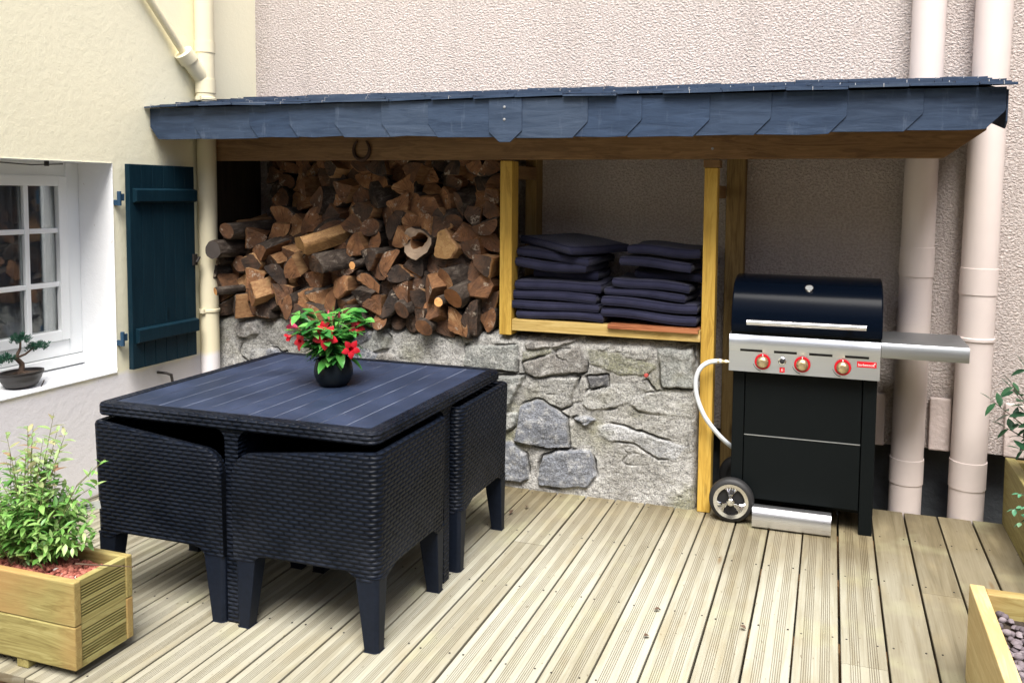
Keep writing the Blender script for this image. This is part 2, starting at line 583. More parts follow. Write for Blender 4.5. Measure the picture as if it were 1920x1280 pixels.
def plank_resin():
    t = NT('tabletop_resin')
    c = t.coord()
    n = t.noise(c, 6, 4)
    g = t.noise(t.mapping(c, (90, 6, 90)), 1., 3)
    col = t.mix(t.ramp(n, [(.3, 0.), (.7, 1.)]), (.0125, .0205, .042), (.024, .036, .074))
    sp = t.noise(c, 55, 2)
    col = t.mix(t.ramp(sp, [(.735, 0.), (.77, .5)]), col, (.30, .30, .32))
    t.bsdf(col, t.ramp(n, [(.3, .42), (.7, .56)]), spec=.4, normal=t.bump(g, .25, .002))
    return t.mat


M_top = plank_resin()
_d = NT('sky_glint_plank_joint')
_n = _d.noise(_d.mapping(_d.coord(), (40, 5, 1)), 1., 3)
_d.bsdf(_d.ramp(_n, [(.40, (.012, .016, .030)), (.62, (.13, .15, .20))]), .7)  # broken pale streaks paint the sky's reflection along the plank gaps
M_joint_glint = _d.mat
M_pvc = simple('white_pvc', (.80, .82, .82), .3, spec=.5)
M_glass_t = NT('window_glass')
_g = M_glass_t.n('BsdfGlossy', {'Color': (1, 1, 1, 1), 'Roughness': .02})
_t = M_glass_t.n('BsdfTransparent', {'Color': (.85, .88, .88, 1)})
_fr = M_glass_t.n('Fresnel', {'IOR': 1.5})
_mx = M_glass_t.n('MixShader', {0: M_glass_t.math('MULTIPLY_ADD', _fr.outputs[0], 1.0, .03), 1: _t.outputs[0], 2: _g.outputs[0]})
M_glass_t.t.links.new(_mx.outputs[0], M_glass_t.out.inputs[0])
M_glass = M_glass_t.mat
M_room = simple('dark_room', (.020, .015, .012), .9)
M_curtain = simple('grey_curtain', (.30, .30, .34), .9, nscale=14, nstr=.4, ndist=.02)
M_shutter = wood('teal_shutter_paint', 'z', ((.004, .016, .026), (.006, .022, .034), (.010, .031, .044)), rough=.42, streak=.5, bump=.15)
M_hinge = simple('blue_hinge_paint', (.022, .06, .11), .55, spec=.3)
M_dark_iron = simple('dark_iron', (.035, .030, .027), .6, .3, nscale=60)
M_pipe_cream_t = wall_paint('cream_pipe_paint', (.80, .73, .52), (.78, .75, .76), .57, .04, False)
M_pipe_pink = simple('pink_pipe_paint', (.70, .615, .585), .5, nscale=9, nstr=.06, var=.06)
M_black = simple('black_enamel', (.004, .0055, .006), .5, spec=.1, nscale=180, nstr=.05)
M_hood = simple('black_gloss_enamel', (.002, .004, .009), .2, spec=.05)
M_steel = brushed('brushed_steel', (.60, .63, .68), rough=.42)
M_steel_dark = brushed('side_shelf_steel', (.40, .42, .44), rough=.45)
M_chrome = simple('chrome', (.80, .80, .80), .1, 1.)
M_brass = simple('brass', (.62, .50, .30), .34, .9)
M_alu = brushed('satin_aluminium', (.80, .81, .84), rough=.30)
M_red = simple('red_plastic', (.56, .010, .020), .4, spec=.3)
M_red_dull = simple('dull_red_plastic', (.36, .05, .04), .7)
M_whiteink = simple('white_ink', (.82, .82, .80), .5)
M_rubber = simple('black_rubber', (.014, .014, .015), .6, nscale=90)
M_hose = simple('grey_white_hose', (.62, .66, .70), .4)
M_fabric = fabric()
M_piping = simple('navy_piping', (.018, .019, .038), .85, spec=.1)
M_pot = simple('black_pot_glaze', (.006, .009, .012), .36, spec=.22, nscale=200, nstr=.05)
M_terracotta_brown = simple('brown_black_clay', (.020, .017, .016), .5, nscale=120)
M_soil = simple('potting_soil', (.035, .024, .016), .95, nscale=80, nstr=.8, var=.4, ndist=.01)
M_gravel_red = NT('red_lava_gravel')
_c = M_gravel_red.n('NewGeometry').outputs['Random Per Island']
M_gravel_red.bsdf(M_gravel_red.ramp(_c, [(0, (.19, .050, .035)), (.5, (.32, .095, .065)), (.9, (.42, .15, .11)), (.985, (.42, .15, .11)), (.99, (.75, .73, .70))]), .9,
                  normal=M_gravel_red.bump(M_gravel_red.noise(M_gravel_red.coord(), 260, 3), .5, .002))
M_gravel_red = M_gravel_red.mat
M_gravel_grey = NT('mauve_grey_gravel')
_c = M_gravel_grey.n('NewGeometry').outputs['Random Per Island']
M_gravel_grey.bsdf(M_gravel_grey.ramp(_c, [(0, (.065, .052, .060)), (.5, (.13, .105, .118)), (1, (.23, .195, .21))]), .85,
                   normal=M_gravel_grey.bump(M_gravel_grey.noise(M_gravel_grey.coord(), 200, 3), .5, .002))
M_gravel_grey = M_gravel_grey.mat
M_leaf_glossy = leaf_mat('glossy_green_leaf', [(.020, .11, .025), (.045, .21, .04), (.09, .32, .06), (.20, .46, .11)], .28)
M_leaf_pale = leaf_mat('variegated_leaf', [(.07, .20, .04), (.14, .33, .07), (.24, .45, .11), (.38, .54, .20), (.16, .40, .11)], .4, .3)
M_leaf_pink = leaf_mat('young_pink_leaf', [(.48, .24, .18), (.28, .46, .18), (.38, .54, .24), (.46, .42, .24), (.26, .46, .16)], .4, .4)
M_leaf_dark = leaf_mat('dark_green_leaf', [(.012, .045, .022), (.025, .085, .040), (.05, .13, .06)], .3, .15)
M_needle = leaf_mat('bonsai_needle', [(.010, .055, .032), (.020, .095, .055), (.04, .14, .08)], .5, .15)
M_petal = leaf_mat('crimson_petal', [(.42, .004, .014), (.62, .010, .025), (.72, .03, .05)], .4, .25)
M_petal_pink = leaf_mat('pink_bud_petal', [(.72, .03, .13), (.80, .10, .22), (.66, .02, .07)], .4, .25)
M_stem_green = simple('green_stem', (.12, .20, .05), .6)
M_stem_brown = simple('woody_stem', (.075, .045, .028), .8, nscale=90, nstr=.6)
M_deadleaf = simple('dead_leaf', (.085, .050, .030), .8)
M_concrete = simple('dark_concrete', (.10, .11, .12), .9, nscale=20, nstr=.5, var=.3, ndist=.02)
M_ground = simple('earth_ground', (.11, .095, .075), .95, nscale=14, nstr=.6, var=.3, ndist=.03)
M_end, M_bark, M_split = log_end(), bark(), split_side()
M_fresh = simple('fresh_sawn_wood', (.72, .36, .13), .8, nscale=60, nstr=.3, var=.2)
M_palewood = wood('pale_split_wood', 'y', ((.20, .105, .042), (.34, .19, .075), (.46, .29, .13)))
M_rot = simple('pale_rotten_wood', (.33, .24, .17), .9, nscale=45, nstr=.9, var=.5, ndist=.01)
M_rust = simple('rusty_iron', (.060, .032, .020), .8, .3, nscale=70, nstr=.6, var=.4)
M_zinc = simple('zinc_hook', (.30, .31, .33), .5, .5)

XL = -3.38                                   # face of the cream house
YP = .44                                     # face of the pink house

# ------------------------------------------------------------------ ground and deck
g = G()
g.box(-40, 40, -40, 40, -.24, -.16)
tag(g.build('ground', M_ground), kind='structure')

rng = random.Random(4)
g = G()
att = []
PITCH = .145
DEPTH = .0024


def board_profile(x0, w, grooved):
    pts = [(x0, -.028), (x0, -.002), (x0 + .002, 0)]
    if grooved:
        for bc in (.30, .70):
            for k in range(5):
                c = x0 + w * bc + (k - 2) * .0068
                pts += [(c - .0014, 0), (c - .0008, -DEPTH), (c + .0008, -DEPTH), (c + .0014, 0)]
    pts += [(x0 + w - .002, 0), (x0 + w, -.002), (x0 + w, -.028)]
    return pts


for k in range(-24, 18):
    x0 = k * PITCH + .0038 + rng.uniform(-.0010, .0010)
    w = PITCH - .0076 + rng.uniform(-.0008, .0006)
    if x0 < XL: x0, w = XL + .004, PITCH * (k + 1) - .003 - XL - .004
    yb = .02 if (k + 1) * PITCH < -.62 else .291 + rng.uniform(-.003, .003)
    yf = -2.035 if k < -14 else -4.6
    if k < -14: yf += rng.uniform(-.014, .004)
    cuts = [yf]
    if k >= -14: cuts.append({-9: -.62, -7: -1.30, -6: -2.2, -2: -1.9, 0: -1.15, 2: -.55, 3: -.5}.get(k, rng.uniform(-3.6, -1.9)))
    elif rng.random() < .4: cuts.append(rng.uniform(-1.2, -.4))
    cuts.append(yb)
    gro = k < 1
    for a, b in zip(cuts[:-1], cuts[1:]):
        a2 = a + (.0009 if a != yf else 0); b2 = b - (.0009 if b != yb else 0)
        dz = rng.uniform(-.0012, .0012)
        prof = board_profile(x0, w, gro)
        n = len(prof)
        vs = [(x, a2, z + dz) for x, z in prof] + [(x, b2, z + dz) for x, z in prof]
        fs = [(i, n + i, n + i + 1, i + 1) for i in range(n - 1)] + [list(range(n)), list(range(2 * n - 1, n - 1, -1))]
        fs = [f[::-1] for f in map(list, fs)]
        g.add(vs, fs)
        r1, r2 = rng.random(), rng.random()
        for _ in range(2):
            for x, z in prof: att.append((r1, r2, .55 if -.01 < z < -.0022 else (.85 if z < -.02 else 0), 1))
scr = G()
for k in range(-23, 8):
    for y in (-1.98, -1.5, -1.0, -.5, -.05):
        for f in (.17, .83):
            cx_, cy_ = k * PITCH + PITCH * f + rng.uniform(-.004, .004), y + rng.uniform(-.008, .008)
            scr.lathe([(.0034, .0), (.0034, .0014), (.0015, .0011)], 8, Matrix.Translation((cx_, cy_, .0003)), capt=True)
# joists under the boards
j = G()
for y in (-1.98, -1.5, -1.0, -.5, -.05):
    j.box(XL + .02, 2.5, y - .03, y + .03, -.155, -.032)
g.att['board'] = att
deck = g.build('deck', M_deck)
tag(scr.build('deck_screws', M_dark_iron), kind='structure')
tag(deck, kind='structure')
jo = j.build('deck_joists', wood_brown_x)
tag(jo, kind='structure')

# ------------------------------------------------------------------ cream house on the left
house = thing('cream_house', 'cream rendered house wall on the left with a white window and dark shutter', 'house', (XL, -1, 0))
WY0, WY1, WZ0, WZ1 = -1.66, -.645, .575, 1.587     # window opening
YB, ZT, XB = -7.0, 6.0, XL - .36
g = G()


def grid_face(ys, zs, x, holes):
    for i in range(len(ys) - 1):
        for k in range(len(zs) - 1):
            if (i, k) in holes: continue
            g.add([(x, ys[i], zs[k]), (x, ys[i + 1], zs[k]), (x, ys[i + 1], zs[k + 1]), (x, ys[i], zs[k + 1])], [(0, 1, 2, 3)])


grid_face([YB, WY0, WY1, YP], [-.16, WZ0, WZ1, ZT], XL, {(1, 1)})
g.add([(XL, YB, -.16), (XL, YB, ZT), (XB, YB, ZT), (XB, YB, -.16)], [(0, 1, 2, 3)])
g.add([(XL, YB, ZT), (XL, YP, ZT), (XB, YP, ZT), (XB, YB, ZT)], [(0, 1, 2, 3)])
g.build('wall', M_cream, house)
XF = -3.59                                   # face of the window frame
win = G()


def ring(gm, x0, x1, y0, y1, z0, z1, w):
    gm.box(x0, x1, y0, y0 + w, z0, z1)
    gm.box(x0, x1, y1 - w, y1, z0, z1)
    gm.box(x0, x1, y0 + w, y1 - w, z0, z0 + w)
    gm.box(x0, x1, y0 + w, y1 - w, z1 - w, z1)


ring(win, XF - .05, XF, WY0, WY1, .655, WZ1, .075)
win.box(XF - .05, XF + .012, WY0, WY1, .603, .652)
frame = win.build('window', M_pvc, house, bevel=.004)
ym = (WY0 + WY1) / 2
for a, b in ((WY0 + .078, ym - .004), (ym + .004, WY1 - .078)):
    s = G()
    ring(s, XF - .045, XF + .012, a, b, .733, WZ1 - .066, .048)
    cy = (a + b) / 2
    s.box(XF - .028, XF + .004, cy - .012, cy + .012, .781, WZ1 - .114)
    for zz in (1.004, 1.262):
        s.box(XF - .027, XF + .003, a + .048, cy - .012, zz - .0115, zz + .0115)
        s.box(XF - .027, XF + .003, cy + .012, b - .048, zz - .0115, zz + .0115)
    s.build('sash', M_pvc, frame, bevel=.003)
    p = G()
    p.box(XF - .018, XF - .014, a + .046, b - .046, .779, WZ1 - .112)
    p.build('pane', M_glass, frame)
rv = G()
T = .003
rv.add([(XL + T, WY1, WZ0), (XL + T, WY1, WZ1), (XF - .05, WY1, WZ1), (XF - .05, WY1, WZ0)], [(0, 1, 2, 3)])
rv.add([(XL + T, WY0, WZ0), (XL + T, WY0, WZ1), (XF - .05, WY0, WZ1), (XF - .05, WY0, WZ0)], [(3, 2, 1, 0)])
rv.add([(XL + T, WY0, WZ1), (XL + T, WY1, WZ1), (XF - .05, WY1, WZ1), (XF - .05, WY0, WZ1)], [(3, 2, 1, 0)])
rv.build('window_reveal', M_white_paint, house)
sl = G()
sl.prism([(XL + .006, WZ0 - .012), (XL + .006, WZ0 - .002), (XF - .05, WZ0 + .024), (XF - .05, WZ0 - .012)], WY0, WY1, 'y')
sl.build('window_sill', M_white_paint, house, bevel=.003)
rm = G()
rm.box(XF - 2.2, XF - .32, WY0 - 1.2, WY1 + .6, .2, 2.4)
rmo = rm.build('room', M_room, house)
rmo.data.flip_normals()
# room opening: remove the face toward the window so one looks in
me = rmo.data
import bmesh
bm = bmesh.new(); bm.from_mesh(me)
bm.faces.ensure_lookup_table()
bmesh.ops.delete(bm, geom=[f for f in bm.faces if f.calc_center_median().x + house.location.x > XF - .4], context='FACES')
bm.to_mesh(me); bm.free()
cu = G()
vs = []
NN = 40
for i in range(NN + 1):
    y = ym + .16 + (WY1 - .03 - ym - .16) * i / NN
    x = XF - .16 + .022 * math.sin(i * 1.15) + .008 * math.sin(i * 2.7)
    vs += [(x, y, .62), (x, y, 1.62)]
cu.add(vs, [(2 * i, 2 * i + 2, 2 * i + 3, 2 * i + 1) for i in range(NN)])
cu.build('curtain', M_curtain, house, smooth=60)
# shutter folded back against the wall
sh = G()
XS = XL + .035
SY0, SY1, SZ0, SZ1 = -.605, -.165, .575, 1.585
nb = 6
bw = (SY1 - SY0) / nb
for i in range(nb):
    sh.box(XS, XS + .028, SY0 + i * bw + .0012, SY0 + (i + 1) * bw - .0012, SZ0, SZ1)
shut = sh.build('shutter', M_shutter, house, bevel=.002)
for za, zb in ((1.395, 1.468), (.700, .777)):
    b = G()
    b.prism([(XS + .0285, za), (XS + .053, za + .008), (XS + .053, zb - .008), (XS + .0285, zb)], SY0 + .018, SY1 - .006, 'y')
    b.build('batten', M_shutter, shut, bevel=.002)
for z in (1.418, .732):
    h = G()
    h.tube([(XL + .03, SY0 - .030, z - .036), (XL + .03, SY0 - .030, z + .034)], .010, 12)
    h.box(XL - .002, XL + .028, SY0 - .036, SY0 - .024, z - .034, z - .008)
    h.box(XL + .024, XL + .034, SY0 - .022, SY0 - .002, z - .012, z + .022)
    h.build('hinge', M_hinge, shut, smooth=40, bevel=.001)
l = G()
l.box(XS + .028, XS + .040, SY1 - .026, SY1 + .004, 1.06, 1.12)
l.tube([(XS + .045, SY1 - .012, 1.075), (XS + .05, SY1 + .006, 1.105)], .007, 8)
l.build('latch', M_dark_iron, shut, bevel=.002)
w = G()
w.tube([(XF + .03, -1.09, 1.575), (XF + .12, -1.0, 1.566), (XF + .19, -.9, 1.573)], .003, 6)
w.tube([(XF + .15, -.95, 1.562), (XF + .15, -.95, 1.585)], .010, 8)
w.build('lintel_hook', M_dark_iron, house)

# iron shutter stay sticking out below the shutter
st = G()
st.tube([(XL - .01, -.385, .515), (XL + .05, -.375, .512), (XL + .062, -.355, .500), (XL + .06, -.345, .46), (XL + .058, -.348, .40)], [.007, .007, .008, .007, .005], 8)
tag(st.build('shutter_stay', M_dark_iron, smooth=50), 'bent rusty iron shutter stay sticking out of the cream wall below the shutter', 'shutter stay')

# ------------------------------------------------------------------ pink house behind
pk = thing('pink_house', 'pink pebble-dashed house wall rising behind the slate lean-to', 'house', (0, YP, 0))
g = G()
g.box(XL, 3.2, YP, YP + .3, .275, 6.0)
g.build('wall', M_pink, pk)
g = G()
g.box(1.95, 2.25, -2.9, YP - .001, -.16, 4.6)
g.build('added_wing_wall', M_pink, pk)  # unseen wing, added to shade the right side and cut low sky
g = G()
for a, b in ((.03, .205), (.40, .495), (.72, 3.2)):
    g.box(a, b, YP - .028, YP - .001, .273, .525)
g.build('plinth', simple('pale_plinth_render', (.62, .53, .50), .9, nscale=45, nstr=.6, var=.12, ndist=.01), pk, bevel=.008)
g = G()
g.box(XL, 3.2, YP + .16, YP + .3, -.16, .274)
g.build('foundation', M_concrete, pk)


oh = thing('added_stone_house', 'brown stone house wall added out of view behind the camera to block low sky', 'house', (-1, -9, 0))
g = G()
g.box(-9, 7, -9.4, -9.0, -.16, 5.2)  # added behind the camera to keep low sky out of light and reflections
g.build('wall', simple('brown_rubble_masonry', (.20, .17, .14), .9, nscale=7, nstr=.8, var=.4, ndist=.04), oh)


def pipe_run(name, label, base, top, r, couplings, bands, mat, group=None):
    base, top = Vector(base), Vector(top)
    d = (top - base).normalized()
    t = thing(name, label, 'downpipe', base, 0, group)
    g = G(); g.tube([base, top], r, 32); g.build('pipe', mat, t, smooth=50)
    def at(z): return base + d * ((z - base.z) / d.z)
    for a, b in couplings:
        c = G()
        pa, pb = at(a), at(b)
        e = d * .004
        c.tube([pa, pa + d * .0006, pb - d * .0006, pb], [r + .001, r + .0034, r + .0034, r + .001], 32)
        c.build('coupling', mat, t, smooth=30)
    for z, wall in bands:
        c = G()
        p = at(z)
        c.tube([p - d * .009, p - d * .006, p + d * .006, p + d * .009], [r + .001, r + .006, r + .006, r + .001], 32)
        wv = Vector(wall)
        c.tube([p + wv * r * .9, p + wv * (r + .09)], .006, 8)
        sd_ = d.cross(wv)
        c.box(-.010, .016, -.012, .012, -.011, .011, M=Matrix.Translation(p + sd_ * (r + .004)))
        c.build('bracket', mat, t, smooth=40)
    return t, at


t1, at1 = pipe_run('downpipe', 'thick pink drainpipe standing behind the end of the grill side shelf', (.300, .365, -.16), (.360, .365, 6.0), .0725,
                   [(1.10, 1.236), (.125, .243)], [], M_pipe_pink, 'pink drainpipes')
t2, at2 = pipe_run('downpipe', 'outermost pink drainpipe with two raised collars, nearest the right planter', (.562, .365, -.16), (.632, .365, 6.0), .0765,
                   [(1.029, 1.149), (.131, .259)], [(.825, (.75, .66, 0))], M_pipe_pink, 'pink drainpipes')
t3, at3 = pipe_run('downpipe', 'cream downpipe with slanting side branch in the left corner, white at its foot', (-3.316, -.062, -.0), (-3.330, -.062, 6.0), .049,
                   [(2.20, 2.26), (1.985, 2.06)], [(1.955, (-1, 0, 0)), (.803, (-1, 0, 0))], M_pipe_cream_t)
g = G()
b0 = Vector((-3.322, -.062, 2.05)); bd = Vector((-.10, -.72, .69)).normalized()
g.tube([b0, b0 + bd * .135, b0 + bd * .136, b0 + bd * .138, b0 + bd * .195, b0 + bd * .197], [.042, .042, .042, .049, .049, .043], 28)
g.build('branch', M_pipe_cream_t, t3, smooth=50)
g = G()
d2 = Vector((-.02, -.69, .72)).normalized()
p0 = b0 + bd * .19
g.tube([p0, p0 + d2 * 1.6], .0195, 20)
g.build('branch_pipe', M_pipe_cream_t, t3, smooth=50)

# ------------------------------------------------------------------ stone wall
STONES=[('g',[(-1.804,0.697),(-1.517,0.724),(-1.527,0.581),(-1.808,0.586)]),('l',[(-1.655,0.761),(-1.557,0.775),(-1.504,0.745),(-1.512,0.728),(-1.645,0.715)]),('d',[(-1.548,0.776),(-1.426,0.775),(-1.421,0.759),(-1.53,0.748)]),('b',[(-1.486,0.738),(-1.361,0.755),(-1.352,0.718),(-1.433,0.692),(-1.481,0.697)]),('b',[(-1.348,0.747),(-1.221,0.768),(-1.229,0.743),(-1.347,0.714)]),('m',[(-1.499,0.684),(-1.347,0.71),(-1.351,0.685),(-1.498,0.629)]),('b',[(-1.494,0.626),(-1.347,0.682),(-1.204,0.728),(-1.169,0.645),(-1.177,0.604),(-1.432,0.56),(-1.476,0.577)]),('g',[(-1.591,0.556),(-1.489,0.568),(-1.502,0.521),(-1.545,0.442),(-1.58,0.38),(-1.67,0.38),(-1.671,0.541)]),('l',[(-1.423,0.552),(-1.21,0.577),(-1.234,0.501),(-1.25,0.434),(-1.293,0.414),(-1.37,0.44),(-1.401,0.487)]),('u',[(-1.51,0.411),(-1.422,0.452),(-1.388,0.443),(-1.267,0.375),(-1.248,0.228),(-1.368,0.216),(-1.539,0.231)]),('g',[(-1.67,0.363),(-1.518,0.381),(-1.535,0.308),(-1.571,0.279),(-1.669,0.261)]),('u',[(-1.669,0.218),(-1.552,0.23),(-1.472,0.179),(-1.458,0.046),(-1.497,0.024),(-1.668,0.03)]),('u',[(-1.414,0.068),(-1.38,0.172),(-1.299,0.215),(-1.146,0.231),(-1.111,0.103),(-1.16,0.039),(-1.322,0.024),(-1.401,0.027)]),('m',[(-1.17,0.718),(-1.013,0.713),(-0.844,0.669),(-0.835,0.654),(-0.874,0.611),(-1.02,0.608),(-1.152,0.647)]),('l',[(-1.196,0.757),(-1.047,0.783),(-1.038,0.735),(-1.087,0.716),(-1.17,0.739)]),('l',[(-1.022,0.768),(-0.846,0.772),(-0.86,0.7),(-0.876,0.683),(-0.972,0.692),(-1.022,0.72)]),('g',[(-0.829,0.742),(-0.658,0.753),(-0.65,0.566),(-0.802,0.558)]),('d',[(-1.168,0.58),(-1.069,0.596),(-1.06,0.549),(-1.151,0.525)]),('l',[(-1.191,0.448),(-1.167,0.515),(-1.035,0.559),(-0.874,0.588),(-0.833,0.535),(-0.952,0.477),(-1.066,0.435),(-1.157,0.426)]),('l',[(-0.944,0.462),(-0.929,0.511),(-0.809,0.537),(-0.653,0.543),(-0.658,0.424),(-0.728,0.426),(-0.911,0.441)]),('w',[(-1.115,0.349),(-1.049,0.363),(-0.934,0.35),(-0.679,0.288),(-0.724,0.228),(-0.803,0.219),(-0.949,0.284),(-1.039,0.275),(-1.097,0.301)]),('u',[(-1.233,0.378),(-1.157,0.394),(-1.115,0.381),(-1.165,0.344)])]
SCOL = {'g': (.36, .37, .35), 'l': (.47, .465, .44), 'd': (.15, .15, .16), 'b': (.28, .265, .245), 'm': (.29, .29, .20), 'u': (.25, .265, .30), 'w': (.52, .53, .55)}
rr = random.Random(9)
for k in range(26):                      # the stretch behind the table
    cx = -3.25 + 1.42 * ((k * .618) % 1); cz = .06 + .66 * ((k * .755 + .2) % 1)
    a, b = rr.uniform(.07, .15), rr.uniform(.045, .085)
    STONES.append((rr.choice('glbulg'), [(cx + a * math.cos(q) * rr.uniform(.75, 1.15), cz + b * math.sin(q) * rr.uniform(.75, 1.15)) for q in [i * PI / 4 + .3 for i in range(8)]]))
X0, X1, Z0, Z1 = -3.378, -.632, -.03, .768
NX, NZ = 620, 180
xs = np.linspace(X0, X1, NX); zs = np.linspace(Z0, Z1, NZ)
GX, GZ = np.meshgrid(xs, zs, indexing='ij')
wx = GX + .020 * vnoise(GX * 15, GZ * 15, 1, 4); wz = GZ + .020 * vnoise(GX * 15 + 40, GZ * 15, 2, 4)
H = .010 * vnoise(GX * 9, GZ * 9, 3, 5) + .020 * vnoise(GX * 3, GZ * 3, 8, 2)
mort = np.array([.50, .49, .465]); C = np.ones((NX, NZ, 3)) * mort * .92
C += (vnoise(GX * 6, GZ * 6, 11, 5) * .40)[..., None]
moss = np.clip(vnoise(GX * 3.3, GZ * 3.3, 71, 4) * 4 - .15, 0, .8)[..., None]
C = C * (1 - moss) + np.array([.26, .255, .15]) * moss
crack = vnoise(GX * 7, GZ * 7, 21, 2)
# flaking strata of the old render between the stones, and hairline crevices
st_ = vnoise(GX * 5, GZ * 9, 41, 5) * 9
fl = st_ - np.floor(st_)
H += .0022 * (np.floor(st_) + np.clip(fl * 5, 0, 1))
rid = np.abs(vnoise(GX * 4.2, GZ * 7.5, 51, 3))
crev = np.exp(-(rid / .010) ** 2) * np.clip(vnoise(GX * 3, GZ * 3, 52, 2) * 5 - 1.0, 0, 1)
H -= .018 * crev
H += .007 * vnoise(GX * 42, GZ * 42, 61, 3)
ST = np.zeros_like(H)
GAPS = np.zeros_like(H)
for ki, (kind, poly) in enumerate(STONES):
    P = np.array(poly); n = len(P)
    dmin = np.full(GX.shape, 9.); inside = np.zeros(GX.shape, bool)
    for i in range(n):
        a, b = P[i], P[(i + 1) % n]
        e = b - a
        tt = np.clip(((wx - a[0]) * e[0] + (wz - a[1]) * e[1]) / (e @ e), 0, 1)
        dmin = np.minimum(dmin, np.hypot(wx - a[0] - tt * e[0], wz - a[1] - tt * e[1]))
        c1 = (a[1] > wz) != (b[1] > wz)
        with np.errstate(divide='ignore', invalid='ignore'):
            inside ^= c1 & (wx < (b[0] - a[0]) * (wz - a[1]) / (b[1] - a[1]) + a[0])
    sd_ = np.where(inside, dmin, -dmin)
    k = np.clip(sd_ / .011 + .2, 0, 1); k = k * k * (3 - 2 * k)
    lift = (.021 if kind in 'ubg' else .006) * (.8 + .4 * ((ki * 37) % 10) / 10)
    tilt = (((ki * 53) % 17) / 17 - .5) * .10 * (GX - P[:, 0].mean()) + (((ki * 29) % 13) / 13 - .5) * .14 * (GZ - P[:, 1].mean())
    ST = np.maximum(ST, k * (lift + np.clip(tilt, -.010, .010)))
    gap = np.exp(-((sd_ + .0045) / .0042) ** 2) * np.clip(crack * 4.5 + (.55 if kind in 'ubgd' else -.25), 0, 1)
    GAPS = np.maximum(GAPS * (sd_ < .004), gap)
    kk = np.clip(sd_ / .006 + .6, 0, 1)[..., None]
    sc = np.array(SCOL[kind]) * (1 + .7 * vnoise(GX * 11 + ki, GZ * 11, 5, 4))[..., None]
    kk = kk * (1. if kind in 'ubgd' else .75 + .5 * vnoise(GX * 6 + ki, GZ * 6, 6, 3))[..., None] if kind in 'lmw' else kk
    C = C * (1 - kk) + sc * kk
H = H + ST - GAPS * .036
edge = np.clip((Z1 - GZ) / .05, 0, 1)
H = H - (1 - edge) ** 2 * .05 + .012 * (1 - edge) * vnoise(GX * 20, GZ * 20, 31)
H -= np.clip((GX - (X1 - .03)) / .03, 0, 1) ** 2 * .035
ZZ = GZ + (1 - edge) * .05 * vnoise(GX * 9, GX * 0, 33, 3)
H = np.clip(H, -.07, .06)
V = np.stack([GX, -H, ZZ], -1).reshape(-1, 3)
idx = np.arange(NX * NZ).reshape(NX, NZ)
F = np.stack([idx[:-1, :-1], idx[1:, :-1], idx[1:, 1:], idx[:-1, 1:]], -1).reshape(-1, 4)
g = G()
vs = [tuple(p) for p in V.tolist()]
fs = F.tolist()
col = np.concatenate([np.clip(C, .03, .9).reshape(-1, 3), np.ones((NX * NZ, 1))], 1).tolist()
g.add(vs, fs)
# top, end and back of the wall
top = [int(idx[i, -1]) for i in range(NX)]
b0 = len(g.v)
g.v += [(float(xs[i]), YP - .002, Z1 + .0) for i in range(NX)]
for i in range(NX - 1):
    g.f.append([top[i], top[i + 1], b0 + i + 1, b0 + i]); g.m.append(0)
rgt = [int(idx[-1, k]) for k in range(NZ)]
b1 = len(g.v)
g.v += [(X1, YP - .002, float(z)) for z in zs]
for k in range(NZ - 1):
    g.f.append([rgt[k], b1 + k, b1 + k + 1, rgt[k + 1]]); g.m.append(0)
col += [[.35, .34, .31, 1]] * (NX + NZ)
g.att['stone'] = col
sw = g.build('stone_wall', M_stone, smooth=60)
tag(sw, 'low grey rubble stone wall with mossy mortar carrying the firewood and cushion shelf', 'stone wall')
g = G()
g.lathe([(.010, 0), (.010, .016), (.007, .019)], 16, Matrix.Translation((-.872, -.012, .618)) @ Matrix.Rotation(R(80), 4, 'X'), capt=True)
tag(g.build('pipe_cap', M_red_dull, smooth=40), 'small red plastic pipe cap stuck in the stone wall below the cushion shelf', 'cap')

# ------------------------------------------------------------------ lean-to with slate roof
lean = thing('lean_to', 'timber lean-to with blue slate roof and fascia sheltering firewood, cushions and grill', 'lean-to', (-1.4, 0, 0))
RX0, RX1 = XL + .002, .525
SLOPE = .138 / .86


def rz(y): return 1.862 + (y + .42) * SLOPE


g = G()
g.prism([(-.392, rz(-.392) - .022), (-.392, rz(-.392) - .003), (YP - .003, rz(YP) - .003), (YP - .003, rz(YP) - .022)], RX0, RX1, 'x')
g.build('roof_boarding', wood_brown_x, lean)
for x in (-3.32, -2.75, -2.18, -1.59, -1.08, -.59, -.1, .38):
    g = G()
    g.prism([(-.385, rz(-.385) - .125), (-.385, rz(-.385) - .023), (YP - .004, rz(YP) - .023), (YP - .004, rz(YP) - .125)], x, x + .05, 'x')
    g.build('rafter', wood_brown_y, lean, bevel=.002)
g = G()
g.prism([(-3.372, 1.623), (.366, 1.629), (.521, 1.742), (.521, 1.76), (-3.372, 1.76)], -.032, .03, 'y')
bm_ = g.build('beam', wood_brown_x, lean, bevel=.003)
g = G(); g.box(XL + .003, XL + .028, -.03, YP - .003, .772, 1.72); g.build('side_panel', wood_dark_z, lean, bevel=.002)
sc = G()
sc.lathe([(.006, 0), (.006, .004), (.003, .0045)], 12, Matrix.Translation((-.587, -.032, 1.673)) @ Matrix.Rotation(R(90), 4, 'X'), capt=True)
sc.build('screw', M_zinc, bm_)
g = G(); g.box(XL + .002, .40, YP - .07, YP - .002, 1.72, 1.80); g.build('wall_plate', wood_brown_x, lean, bevel=.003)


def post(x0, x1, y0, y1, z0, z1, mat):
    g = G(); g.box(x0, x1, y0, y1, z0, z1); g.build('post', mat, lean, bevel=.004)


